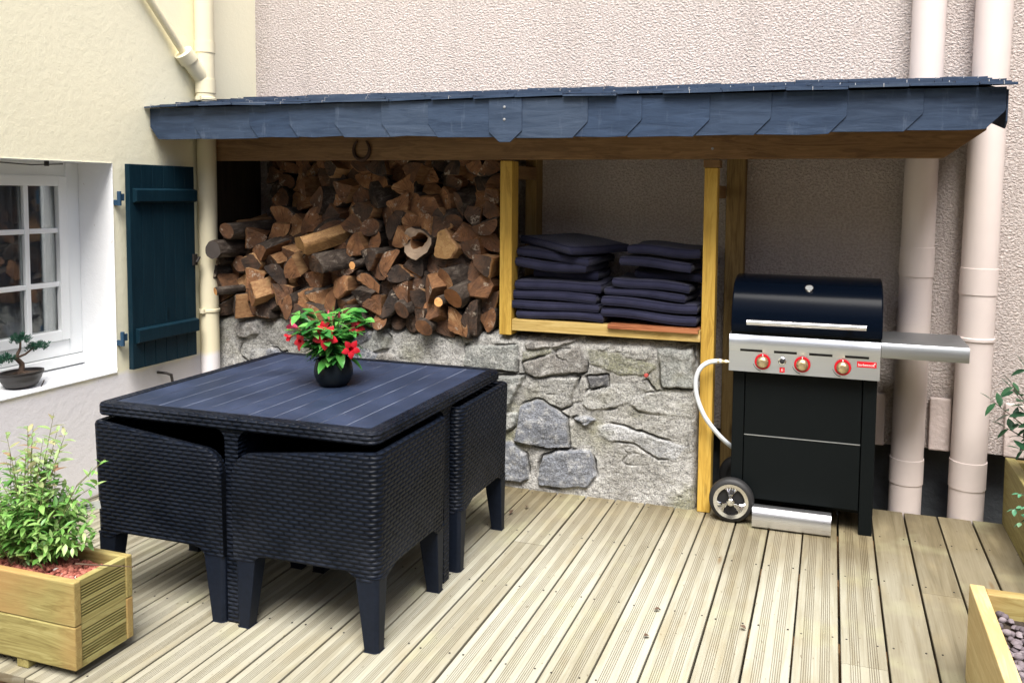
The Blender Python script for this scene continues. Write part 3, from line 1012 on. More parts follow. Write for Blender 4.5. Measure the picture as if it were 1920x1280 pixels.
post(-1.613, -1.549, -.028, .06, .768, 1.621, wood_gold_z)
post(-.621, -.561, -.028, .045, .001, 1.588, wood_gold_z)
post(-1.615, -1.552, .335, YP - .003, .768, 1.72, wood_brown_z)
post(-.565, -.475, .335, YP - .003, .001, 1.72, wood_brown_z)
g = G(); g.box(-.626, -.552, -.030, .055, 1.589, 1.624); g.build('post_head', wood_brown_x, lean, bevel=.002)
g = G(); g.box(-1.62, -1.55, .062, .333, 1.535, 1.60); g.build('tie_rail', wood_brown_y, lean, bevel=.003)
g = G(); g.box(-.61, -.565, .047, .333, 1.45, 1.51); g.build('tie_rail', wood_brown_y, lean, bevel=.003)
g = G()
g.box(-1.547, -.623, -.026, .024, .792, .848)
g.box(-1.547, -.623, .026, YP - .004, .826, .847)
g.build('shelf', wood_gold_x, lean, bevel=.003)
# slate fascia
fx = [-3.376, -3.101, -2.769, -2.541, -2.286, -2.039, -1.803, -1.347, -1.058, -.828, -.55, -.309, -.026, .246, .525]
zl = [1.716, 1.714, 1.718, 1.719, 1.714, 1.712, 1.708, 0, 1.700, 1.704, 1.700, 1.704, 1.706, 1.712, 1.718]
rr = random.Random(3)
FT = 1.868
TH = .0075
for i in range(0, 6):                    # left half, chamfered on the left, each over its left neighbour
    a, b = fx[i], fx[i + 1] + .05
    y = -.402 - .0045 * i
    zb = zl[i]; c = .05
    bot = [(a + c, zb), (a + (b - a) * .45, zb + rr.uniform(-.004, .005)), (b, zb + rr.uniform(-.003, .003))]
    pg = [(a, FT + .004), (a, zb + c + .012)] + bot + [(b, FT + .004)]
    g = G(); g.prism(pg, y, y + TH, 'y'); g.build('fascia_slate', M_slate, lean, bevel=.0012)
a, b = fx[6], -1.36
g = G(); g.prism([(a, FT + .004), (a, zl[6] + .06), (a + .05, zl[6]), (b, zl[6] - .003), (b, FT + .004)], -.426, -.4205, 'y'); g.build('fascia_slate', M_slate, lean, bevel=.0012)
g = G(); g.prism([(-1.505, FT + .004), (-1.505, 1.728), (-1.455, 1.684), (-1.405, 1.684), (-1.352, 1.732), (-1.352, FT + .004)], -.4325, -.427, 'y')
cs = g.build('fascia_slate', M_slate, lean, bevel=.0012)
for z in (1.835, 1.782):
    g = G()
    g.lathe([(.006, 0), (.006, .002), (.002, .003)], 10, Matrix.Translation((-1.432, -.4325, z)) @ Matrix.Rotation(R(90), 4, 'X'), capt=True)
    g.build('nail', M_zinc, cs)
for i in range(7, 14):                   # right half, chamfered on the right
    a, b = fx[i] - .06, fx[i + 1]
    y = -.4215 - .0035 * (7 - i) - .0030
    y = -.4275 + .0045 * (i - 7)
    zb = zl[i + 1] if i < 13 else 1.718
    cx, cz = .066, .064
    pg = [(a, FT + .004), (a, zb + rr.uniform(-.003, .003)), (b - cx - .08, zb + rr.uniform(-.004, .004)), (b - cx, zb), (b - .003, zb + cz), (b, zb + cz + .008), (b, FT + .004)]
    g = G(); g.prism(pg, y, y + TH, 'y'); g.build('fascia_slate', M_slate, lean, bevel=.0012)
g = G()
g.prism([(-.395, 1.862), (-.395, 1.745), (-.36, 1.722), (-.05, 1.77), (.43, 1.85), (.43, 1.985)], .527, .533, 'x')
g.build('side_fascia_slate', M_slate, lean, bevel=.0012)
# roof slates, course by course
g = G(); hk = G()
rr = random.Random(12)
NR = 8
for r in range(NR):
    yb_ = -.440 + r * .108
    x = RX0 + (0 if r % 2 else -.11)
    while x < RX1:
        wd = rr.uniform(.19, .25)
        a = max(x, RX0); b = min(x + wd - .003, RX1 + (.028 if rr.random() < .6 else .01))
        if b - a > .03:
            y0 = yb_ + rr.uniform(-.006, .006); y1 = min(y0 + .27, YP - .004)
            lift = (.0 if r == 0 else .003) + rr.uniform(0, .006)
            z0 = rz(y0) + .0125 + lift; z1 = rz(y1) + .002
            sk = rr.uniform(-.003, .003)
            tk = rr.uniform(.006, .011)
            g.add([(a, y0, z0 + sk), (b, y0, z0 - sk), (b, y1, z1), (a, y1, z1), (a, y0, z0 + tk + sk), (b, y0, z0 + tk - sk), (b, y1, z1 + tk), (a, y1, z1 + tk)],
                  [(0, 3, 2, 1), (4, 5, 6, 7), (0, 1, 5, 4), (1, 2, 6, 5), (2, 3, 7, 6), (3, 0, 4, 7)])
            hx_ = (a + b) / 2 + rr.uniform(-.02, .02)
            if rr.random() < .6: x += wd; continue
            hk.tube([(hx_, y0 + .02, z0 + tk + .003), (hx_, y0 - .004, z0 + tk + .003), (hx_, y0 - .006, z0 - .001)], .0014, 6)
        x += wd
g.build('roof_slates', M_slate, lean)
hko = hk.build('slate_hooks', M_zinc, lean)
tag(hko, kind='stuff')

# horseshoe hung on the beam
g = G()
pts = []
for i in range(25):
    a = R(-235 + 290 * i / 24)
    pts.append((-2.373 + .046 * math.cos(a), -.040, 1.678 + .052 * math.sin(a)))
g.tube(pts, [.006 + .006 * math.sin(PI * i / 24) for i in range(25)], 8, flat=.9)
tag(g.build('horseshoe', M_rust, smooth=60), 'rusty horseshoe hung open end up on the beam above the firewood', 'horseshoe')

# ------------------------------------------------------------------ firewood
rl = random.Random(21)
nprng = np.random.RandomState(5)


def zbase(x):
    return float(np.interp(x, [-3.35, -2.65, -2.2, -1.87, -1.6], [.765, .785, .755, .735, .775]))


XA, XB_, ZTOP = -3.31, -1.645, 1.70
gx, gz = np.meshgrid(np.arange(XA, XB_, .012), np.arange(.73, ZTOP, .012), indexing='ij')
gx, gz = gx.ravel(), gz.ravel()
keep = gz > np.array([zbase(x) for x in gx])
gx, gz = gx[keep], gz[keep]
fixed = [(-3.15, 1.245, .058), (-3.215, 1.142, .06), (-2.69, 1.19, .10), (-2.60, 1.10, .085), (-2.05, 1.210, .085), (-1.90, 1.20, .07), (-1.80, .955, .075), (-2.40, 1.085, .03), (-1.90, .925, .032), (-3.2, .915, .032)]
seeds = [(x, z) for x, z, r in fixed]
nf = len(seeds)
tries = 0
while len(seeds) < 215 and tries < 30000:
    tries += 1
    x, z = rl.uniform(XA, XB_), rl.uniform(.75, ZTOP)
    if z < zbase(x) + .03: continue
    mind = .070
    if all(math.hypot(x - a, z - b) > (mind if i >= nf else max(fixed[i][2] + .03, .06)) for i, (a, b) in enumerate(seeds)): seeds.append((x, z))
seeds = np.array(seeds)
for it in range(3):
    d = (gx[:, None] - seeds[None, :, 0]) ** 2 + (gz[:, None] - seeds[None, :, 1]) ** 2
    ow = d.argmin(1)
    for i in range(nf, len(seeds)):
        q = ow == i
        if q.any(): seeds[i] = (gx[q].mean(), gz[q].mean())


def wedge(ang, n=9):
    h = ang / 2
    p = [(0, 0, 0)] + [(math.cos(-h + ang * i / n), math.sin(-h + ang * i / n), 1) for i in range(n + 1)]
    return p


def norm_poly(p):
    a = cx = cy = 0
    n = len(p)
    for i in range(n):
        x0, y0 = p[i][:2]; x1, y1 = p[(i + 1) % n][:2]
        c = x0 * y1 - x1 * y0
        a += c; cx += (x0 + x1) * c; cy += (y0 + y1) * c
    a /= 2; cx /= 6 * a; cy /= 6 * a
    s = 1 / math.sqrt(abs(a))
    return [((x - cx) * s, (y - cy) * s, k) for x, y, k in p]


def inside_convex(p, u, v):
    ok = np.ones(u.shape, bool)
    for i in range(len(p)):
        x0, y0 = p[i][:2]; x1, y1 = p[(i + 1) % len(p)][:2]
        ok &= ((x1 - x0) * (v - y0) - (y1 - y0) * (u - x0)) >= -1e-6
    return ok


def make_log(name, poly, cx, cz, y0, L, yaw, pitch, roll=0, mats=None, taper=1.0):
    """poly: (u,v,bark?) about its centre in metres; the cut end looks toward -Y"""
    mats = mats or [M_end, M_bark, M_split]
    pts = []
    n = len(poly)
    for i in range(n):
        u0, v0, k0 = poly[i]; u1, v1, k1 = poly[(i + 1) % n]
        m_ = max(1, int(math.hypot(u1 - u0, v1 - v0) / .016))
        for q in range(m_):
            f = q / m_
            pts.append((u0 + (u1 - u0) * f, v0 + (v1 - v0) * f, k0 and k1))
    n = len(pts)
    # soften the outline and make it a little irregular
    ph = rl.uniform(0, 9)
    def wob(i, s): return 1 + .04 * math.sin(i * .9 + ph + s) + .028 * math.sin(i * 2.9 + ph * 2 + s * 2)
    sm = []
    for i in range(n):
        a, b, c = pts[i - 1], pts[i], pts[(i + 1) % n]
        sm.append(((a[0] + 5 * b[0] + c[0]) / 7, (a[1] + 5 * b[1] + c[1]) / 7))
    g = G()
    slx, slz = rl.uniform(-.22, .22), rl.uniform(-.22, .22)
    vs = []
    secs = (0, .008, L * .33, L * .66, L)
    for si, s_ in enumerate(secs):
        sc_ = (.965 if si == 0 else 1.0) * (1 + (taper - 1) * s_ / L)
        bx = .004 * math.sin(si * 2.1 + ph); bz = .004 * math.cos(si * 1.6 + ph)
        for i, (u, v) in enumerate(sm):
            w_ = wob(i, si * .35)
            uu, vv = u * sc_ * w_ + bx, v * sc_ * w_ + bz
            vs.append((uu, s_ + (slx * uu + slz * vv) * (1 if si < 2 else 0), vv))
    fs = []; mi = []
    ns = len(secs)
    for si in range(ns - 1):
        for i in range(n):
            i2 = (i + 1) % n
            fs.append((si * n + i, si * n + i2, (si + 1) * n + i2, (si + 1) * n + i))
            mi.append(1 if pts[i][2] else 2)
    # cut end: two rings and a centre, slightly rough
    c0 = len(vs)
    for i, (u, v) in enumerate(sm):
        uu, vv = u * .5, v * .5
        vs.append((uu, slx * uu + slz * vv + rl.uniform(-.003, .002), vv))
    cc = len(vs); vs.append((0, rl.uniform(-.003, .003), 0))
    for i in range(n):
        i2 = (i + 1) % n
        fs.append((i2, i, c0 + i, c0 + i2)); mi.append(0)
        fs.append((c0 + i2, c0 + i, cc)); mi.append(0)
    fs.append(list(range((ns - 1) * n, ns * n))); mi.append(2)
    fs = [list(f)[::-1] for f in fs]
    Mx = Euler((pitch, 0, yaw)).to_matrix()
    b = g.add([Mx @ Vector(v) for v in vs], fs)
    g.m = mi
    o = g.build(name, mats, smooth=35)
    o.location = (cx, y0, cz)
    return o


kinds = []
order = sorted(range(nf, len(seeds)), key=lambda i: seeds[i][1])
for i in order:
    q = ow == i
    npt = int(q.sum())
    if npt < 12: continue
    if seeds[i][0] < -3.19 and seeds[i][1] > 1.27: continue
    cx, cz = gx[q].mean(), gz[q].mean()
    area = npt * .012 * .012
    u, v = gx[q] - cx, gz[q] - cz
    r_ = rl.random()
    kind = 'wedge' if r_ < .56 else 'half' if r_ < .70 else 'quad' if r_ < .87 else 'round'
    best = None
    for tr in range(22):
        if kind == 'wedge': base = wedge(rl.uniform(R(55), R(112)))
        elif kind == 'half': base = [(math.cos(R(-90 + 20 * a)) * rl.uniform(.62, 1), math.sin(R(-90 + 20 * a)), 1) for a in range(10)]
        elif kind == 'quad':
            base = [(math.cos(R(a)) * rl.uniform(.75, 1.15), math.sin(R(a)) * rl.uniform(.6, 1.0), 0) for a in (20, 100, 170, 260, 320)]
        else: base = [(math.cos(2 * PI * a / 14), math.sin(2 * PI * a / 14) * .88, 1) for a in range(14)]
        base = norm_poly(base)
        th = rl.uniform(0, 2 * PI)
        k = math.sqrt(area * (.86 if kind == 'round' else 1.02))
        pl = [((x * math.cos(th) - y * math.sin(th)) * k, (x * math.sin(th) + y * math.cos(th)) * k, b) for x, y, b in base]
        s_ = inside_convex(pl, u, v).sum()
        if best is None or s_ > best[0]: best = (s_, pl)
    pl = [(x * 1.07, y * 1.07, b) for x, y, b in best[1]]
    low = min(p[1] for p in pl)
    bottom_row = cz - zbase(cx) < .085
    if bottom_row: cz = max(cz, zbase(cx) - low - .004)
    back = float(np.interp(cz, [.75, 1.1, 1.25, 1.45, 1.65], [-.045, -.035, .02, .07, .10]))
    if cx < -2.95 and cz > 1.27: back += .20
    elif cx < -2.7 and cz > 1.33: back += .10
    y0 = back + rl.uniform(-.06, .07)
    yaw, pitch = rl.gauss(0, R(9)), rl.gauss(0, R(7))
    if rl.random() < .22: yaw = rl.choice((-1, -1, 1)) * rl.uniform(R(18), R(42)); pitch = rl.uniform(R(-4), R(16))
    if cx > -1.85: yaw = abs(yaw) * .6
    L = min(.34, YP - .015 - y0)
    if cx > -1.76: L = .2
    o = make_log('firewood_log', pl, cx, cz, y0, L, yaw, pitch)
    zone = 'in the bottom course resting on the stone wall' if bottom_row else 'in the dark top of the pile under the beam' if cz > 1.36 else 'in the middle of the woodpile'
    kn = {'wedge': 'split log with wedge-shaped brown end', 'half': 'halved log with rounded bark back', 'quad': 'rough log split on all sides', 'round': 'unsplit round log in dark bark'}[kind]
    tag(o, kn + ' ' + zone, 'firewood log', 'stacked firewood logs')


def circ(r, n=16, e=1.): return [(r * math.cos(2 * PI * a / n), r * e * math.sin(2 * PI * a / n), 1) for a in range(n)]


FW = 'stacked firewood logs'
o = make_log('firewood_log', circ(.046), -3.150, 1.246, -.125, .42, R(-8), R(1)); tag(o, 'dark round log jutting out beside the cream downpipe, upper of the pair', 'firewood log', FW)
o = make_log('firewood_log', circ(.051, 18), -3.213, 1.143, -.150, .44, R(-6), R(0), mats=[simple('dark_log_end', (.075, .062, .055), .9, nscale=40), M_bark, M_split]); tag(o, 'dark round log with pale bark rim jutting over the cream downpipe', 'firewood log', FW)
fm = [M_fresh, M_bark, M_split]
o = make_log('firewood_log', circ(.023, 12), -3.215, .916, -.135, .42, R(-25), R(4), mats=fm); tag(o, 'thin branch log with fresh orange cut end, beside the downpipe', 'firewood log', FW)
o = make_log('firewood_log', circ(.023, 12), -2.392, 1.088, -.11, .40, R(-24), R(10), mats=fm); tag(o, 'thin branch log with fresh orange cut end, in the middle of the pile', 'firewood log', FW)
o = make_log('firewood_log', circ(.025, 12), -1.900, .928, -.115, .40, R(-10), R(4), mats=fm); tag(o, 'thin branch log with fresh orange cut end, low in the pile at its right', 'firewood log', FW)
pl = [(-.075, -.02, 0), (.06, -.055, 0), (.095, .0, 0), (.06, .045, 0), (-.05, .035, 0)]
o = make_log('firewood_log', pl, -2.70, 1.185, -.115, .36, R(-38), R(16), mats=[M_palewood, M_bark, M_palewood]); tag(o, 'pale yellow split log lying aslant near the top left of the lit pile', 'firewood log', FW)
pl = norm_poly([(math.cos(R(-10 + 20 * a)), math.sin(R(-10 + 20 * a)) * .8, 1) for a in range(11)])
o = make_log('firewood_log', [(x * .125, y * .125, b) for x, y, b in pl], -2.60, 1.085, -.12, .42, R(-34), R(9)); tag(o, 'thick half log with rough grey bark on top, left of centre in the pile', 'firewood log', FW)
# hollow log: a ring of pale wood around a rotten hole
g = G()
n = 20
vs = []
for y, ro, ri in ((0, 1, .55), (.01, 1.03, .5), (.34, 1.0, .5)):
    for k in range(n):
        a = 2 * PI * k / n
        q = 1 + .10 * math.sin(3 * a + 1) + .05 * math.sin(7 * a)
        vs.append((.082 * ro * q * math.cos(a), y, .078 * ro * q * math.sin(a)))
    for k in range(n):
        a = 2 * PI * k / n
        q = 1 + .22 * math.sin(2 * a + .5) + .1 * math.sin(5 * a)
        vs.append((.012 + .082 * ri * q * math.cos(a), y + (.006 if y == 0 else 0), .012 + .078 * ri * q * math.sin(a)))
fs = []; mi = []
for k in range(n):
    k2 = (k + 1) % n
    fs.append((k, k2, n + k2, n + k)); mi.append(0)
    for L_ in range(2):
        b = L_ * 2 * n; c = (L_ + 1) * 2 * n
        fs.append((b + k2, b + k, c + k, c + k2)); mi.append(1)
        fs.append((b + n + k, b + n + k2, c + n + k2, c + n + k)); mi.append(2)
g.add(vs, fs); g.m = mi
o = g.build('firewood_log', [M_end, M_bark, M_split], smooth=40)
o.location = (-2.055, -.055, 1.208); o.rotation_euler = (0, 0, R(-4))
o.data.materials[0] = M_rot; tag(o, 'hollow log with a pale ragged ring around its rotten centre', 'firewood log', FW)
pl = [(-.055, -.06, 0), (.04, -.065, 0), (.075, -.01, 0), (.01, .085, 0), (-.03, .07, 0)]
o = make_log('firewood_log', pl, -1.905, 1.195, -.05, .36, R(-5), 0, mats=[M_palewood, M_bark, M_split]); tag(o, 'pale tan wedge log standing on edge right of the hollow log', 'firewood log', FW)
o = make_log('firewood_log', circ(.058, 18), -1.825, .945, -.11, .36, R(-17), R(17), mats=[simple('orange_brown_end', (.30, .125, .045), .8, nscale=50, nstr=.4, var=.3), M_bark, M_split]); tag(o, 'thick barked log with orange-brown end rising to the back near the shelf post', 'firewood log', FW)

# ------------------------------------------------------------------ cushions


def cushion(cx, y0, zl_, zr_, wid, dep, th, label, rzdeg=0, droop=0., sag=0., seed=0):
    rc = random.Random(seed)
    t = thing('seat_cushion', label, 'cushion', (cx, y0 + dep / 2, (zl_ + zr_) / 2), R(rzdeg), 'navy seat cushions stacked on the shelf')
    roll = math.atan2(zr_ - zl_, wid)
    nx, ny = 18, 18
    g = G()
    p1, p2, p3 = rc.uniform(0, 6), rc.uniform(0, 6), rc.uniform(.002, .006)

    def S_(u, v):           # u,v in -1..1
        # rounded plan corners
        e = .94
        x = u * wid / 2 * (1 - .03 * v * v * (abs(u) > .8)); y = v * dep / 2
        base = math.tan(roll) * x + droop * (u * u) + sag * (v * v) + p3 * math.sin(3 * u + p1) + p3 * math.sin(2.5 * v + p2)
        edge = (1 - abs(u) ** 8) * (1 - abs(v) ** 8)
        puff = .5 * th * (.80 + .20 * edge ** .5) + .006 * (1 - u * u) * (1 - v * v)
        return x, y, base, puff
    rows = {}
    vs = []
    for top_ in (1, -1):
        for i in range(nx + 1):
            for k in range(ny + 1):
                u, v = -1 + 2 * i / nx, -1 + 2 * k / ny
                x, y, b, p = S_(u, v)
                rows[top_, i, k] = len(vs)
                vs.append((x, y, b + (p if top_ > 0 else -p) + th / 2))
    fs = []
    for i in range(nx):
        for k in range(ny):
            fs.append((rows[1, i, k], rows[1, i + 1, k], rows[1, i + 1, k + 1], rows[1, i, k + 1]))
            fs.append((rows[-1, i, k], rows[-1, i, k + 1], rows[-1, i + 1, k + 1], rows[-1, i + 1, k]))
    ringi = [(i, 0) for i in range(nx)] + [(nx, k) for k in range(ny)] + [(i, ny) for i in range(nx, 0, -1)] + [(0, k) for k in range(ny, 0, -1)]
    mids = []
    for (i, k) in ringi:
        a, b = Vector(vs[rows[1, i, k]]), Vector(vs[rows[-1, i, k]])
        out = Vector(((i - nx / 2) / (nx / 2), (k - ny / 2) / (ny / 2), 0))
        out = Vector((out.x if abs(out.x) > .99 else 0, out.y if abs(out.y) > .99 else 0, 0))
        if out.length > 1: out = out * .6
        mids.append(len(vs)); vs.append((a + b) / 2 + out * .008 + Vector((0, 0, rc.uniform(-.001, .001))))
    n = len(ringi)
    for q in range(n):
        q2 = (q + 1) % n
        t0, t1_ = rows[(1,) + ringi[q]], rows[(1,) + ringi[q2]]
        b0_, b1_ = rows[(-1,) + ringi[q]], rows[(-1,) + ringi[q2]]
        fs.append((mids[q], mids[q2], t1_, t0)); fs.append((b0_, b1_, mids[q2], mids[q]))
    g.add(vs, fs)
    g.build('cover', M_fabric, t, smooth=70, world=False)
    for sgn in (1, -1):
        pp_ = G()
        loop = [Vector(vs[rows[sgn, i, k]]) + Vector((0, 0, -.002 * sgn)) for i, k in ringi]
        loop.append(loop[0])
        pp_.tube(loop, .0028, 6, caps=False)
        pp_.build('piping', M_piping, t, smooth=60, world=False)
    return t


TH_ = .054
LS = 'navy cushion %s of the left stack on the shelf'
cushion(-1.310, -.005, .8495, .8495, .448, .40, .048, LS % 'at the very bottom', 0, 0, 0, 1)
cushion(-1.335, -.012, .8985, .8955, .450, .40, .044, LS % 'second from the bottom', 1, 0, 0, 2)
cushion(-1.340, -.004, .944, .936, .445, .40, .050, LS % 'third from the bottom', -1, 0, 0, 3)
cushion(-1.328, .000, .996, .990, .440, .38, .048, LS % 'fourth from the bottom, sagging,', 2, .004, 0, 4)
cushion(-1.315, .075, 1.040, 1.036, .330, .33, .046, LS % 'set back, fifth from the bottom,', 4, 0, 0, 5)
cushion(-1.352, .005, 1.094, 1.076, .372, .36, .050, LS % 'sixth from the bottom, tilted,', -3, .003, 0, 6)
cushion(-1.335, .010, 1.160, 1.118, .385, .36, .045, LS % 'drooping, second from the top,', -6, .004, 0, 7)
cushion(-1.300, .015, 1.212, 1.172, .400, .38, .046, LS % 'turned askew on the very top', -33, .002, 0, 8)
RS = 'navy cushion %s of the right stack on the shelf'
cushion(-.868, -.010, .874, .8545, .462, .40, .048, RS % 'bent at the bottom', -1, .004, 0, 11)
cushion(-.872, -.012, .927, .908, .462, .40, .048, RS % 'bowed, second from the bottom,', 1, .004, 0, 12)
cushion(-.888, .004, .982, .961, .395, .38, .040, RS % 'third from the bottom', -2, .003, 0, 13)
cushion(-.872, .005, 1.024, 1.001, .370, .36, .044, RS % 'fourth from the bottom, creased,', 2, .002, 0, 14)
cushion(-.800, .090, 1.066, 1.050, .340, .32, .044, RS % 'set back, third from the top,', 3, 0, 0, 15)
cushion(-.842, .010, 1.128, 1.104, .345, .36, .046, RS % 'second from the top', -2, 0, 0, 16)
cushion(-.812, .015, 1.178, 1.168, .345, .37, .048, RS % 'flat on the very top', 1, 0, 0, 17)
g = G(); g.box(-1.058, -.628, -.040, .10, .8490, .8535); g.box(-1.058, -.632, -.043, -.028, .832, .8535)
tag(g.build('red_board', wood_red_x, bevel=.002), 'thin reddish board lying on the shelf edge under the right cushion stack', 'board')

# ------------------------------------------------------------------ table
TB = thing('garden_table', 'square charcoal wicker-look garden table with plank top and chairs tucked under it', 'table', (-1.955, -1.055, 0))
TX0, TX1, TY0, TY1 = -2.524, -1.400, -1.580, -.530
ZT_ = .710


def rrect(x0, x1, y0, y1, r, n=7):
    p = []
    for cx, cy, a0 in ((x1 - r, y0 + r, -90), (x1 - r, y1 - r, 0), (x0 + r, y1 - r, 90), (x0 + r, y0 + r, 180)):
        for i in range(n):
            a = R(a0 + 90 * i / (n - 1)); p.append((cx + r * math.cos(a), cy + r * math.sin(a)))
    return p


g = G()
prof = [(0.060, .664), (.012, .664), (.004, .667), (0, .673), (0, .700), (.003, .707), (.009, .710), (.046, .7095), (.048, .706)]
rings_ = [rrect(TX0 + d, TX1 - d, TY0 + d, TY1 - d, max(.008, .036 - d)) for d, z in prof]
n = len(rings_[0])
peri = [0.]
for i in range(n):
    a, b = rings_[3][i], rings_[3][(i + 1) % n]
    peri.append(peri[-1] + math.hypot(b[0] - a[0], b[1] - a[1]))
vlen = [0.]
for i in range(1, len(prof)): vlen.append(vlen[-1] + math.hypot(prof[i][0] - prof[i - 1][0], prof[i][1] - prof[i - 1][1]))
for j_ in range(len(prof) - 1):
    for i in range(n):
        i2 = (i + 1) % n
        q = [(*rings_[j_][i], prof[j_][1]), (*rings_[j_][i2], prof[j_][1]), (*rings_[j_ + 1][i2], prof[j_ + 1][1]), (*rings_[j_ + 1][i], prof[j_ + 1][1])]
        g.add(q, [(0, 1, 2, 3)], 0, [(peri[i], vlen[j_]), (peri[i + 1], vlen[j_]), (peri[i + 1], vlen[j_ + 1]), (peri[i], vlen[j_ + 1])])
g.build('rim', M_wicker, TB, smooth=45)
g = G()
NP = 11
wx_ = (TX1 - TX0 - .094) / NP
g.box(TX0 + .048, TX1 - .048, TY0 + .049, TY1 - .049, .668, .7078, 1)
for i in range(NP):
    a = TX0 + .047 + i * wx_
    g.box(a + .0016, a + wx_ - .0016, TY0 + .0475, TY1 - .0475, .703, .7085)
g.build('tabletop', [M_top, M_joint_glint], TB, bevel=.0018, seg=2)


def pillar(cx, cy, ax):
    """a leg in the middle of one side, flaring into the rim"""
    g = G()
    wb, wt, rr_ = .022, .026, .042
    out = [(-wb, .0), (wb, 0), (wt, .62)]
    for i in range(7):
        a = R(180 - 90 * i / 6)
        out.append((wt + rr_ + rr_ * math.cos(a), .6655 - rr_ + rr_ * math.sin(a)))
    left = [(-x, z) for x, z in out[:1:-1]]
    out = out + left
    a, b = -.001, .046
    poly = out
    nn = len(poly)
    def P(u, z, w):
        return (cx + u, cy + w, z) if ax == 'f' else (cx - u, cy - w, z) if ax == 'b' else (cx - w, cy + u, z) if ax == 'r' else (cx + w, cy - u, z)
    vs = [P(u, z, a) for u, z in poly] + [P(u, z, b) for u, z in poly]
    uvs = [(u, z) for u, z in poly] + [(u + .05, z) for u, z in poly]
    fs = [list(range(nn)), list(range(2 * nn - 1, nn - 1, -1))] + [((i + 1) % nn, i, nn + i, nn + (i + 1) % nn) for i in range(nn)]
    g.add(vs, fs, 0, uvs)
    g.build('leg', M_wicker, TB, bevel=.005)


pillar(-1.955, TY0 + .012, 'f')
pillar(-1.955, TY1 - .012, 'b')
pillar(TX1 - .010, -1.050, 'r')
pillar(TX0 + .010, -1.050, 'l')
g = G()
g.box(-1.975, -1.935, TY0 + .06, TY1 - .06, .50, .6675)
g.box(TX0 + .06, -1.976, -1.07, -1.03, .50, .6675)
g.box(-1.934, TX1 - .06, -1.07, -1.03, .50, .6675)
g.build('cross_brace', M_resin, TB)

# ------------------------------------------------------------------ chairs
CW, CD = .49, .545                           # width, depth


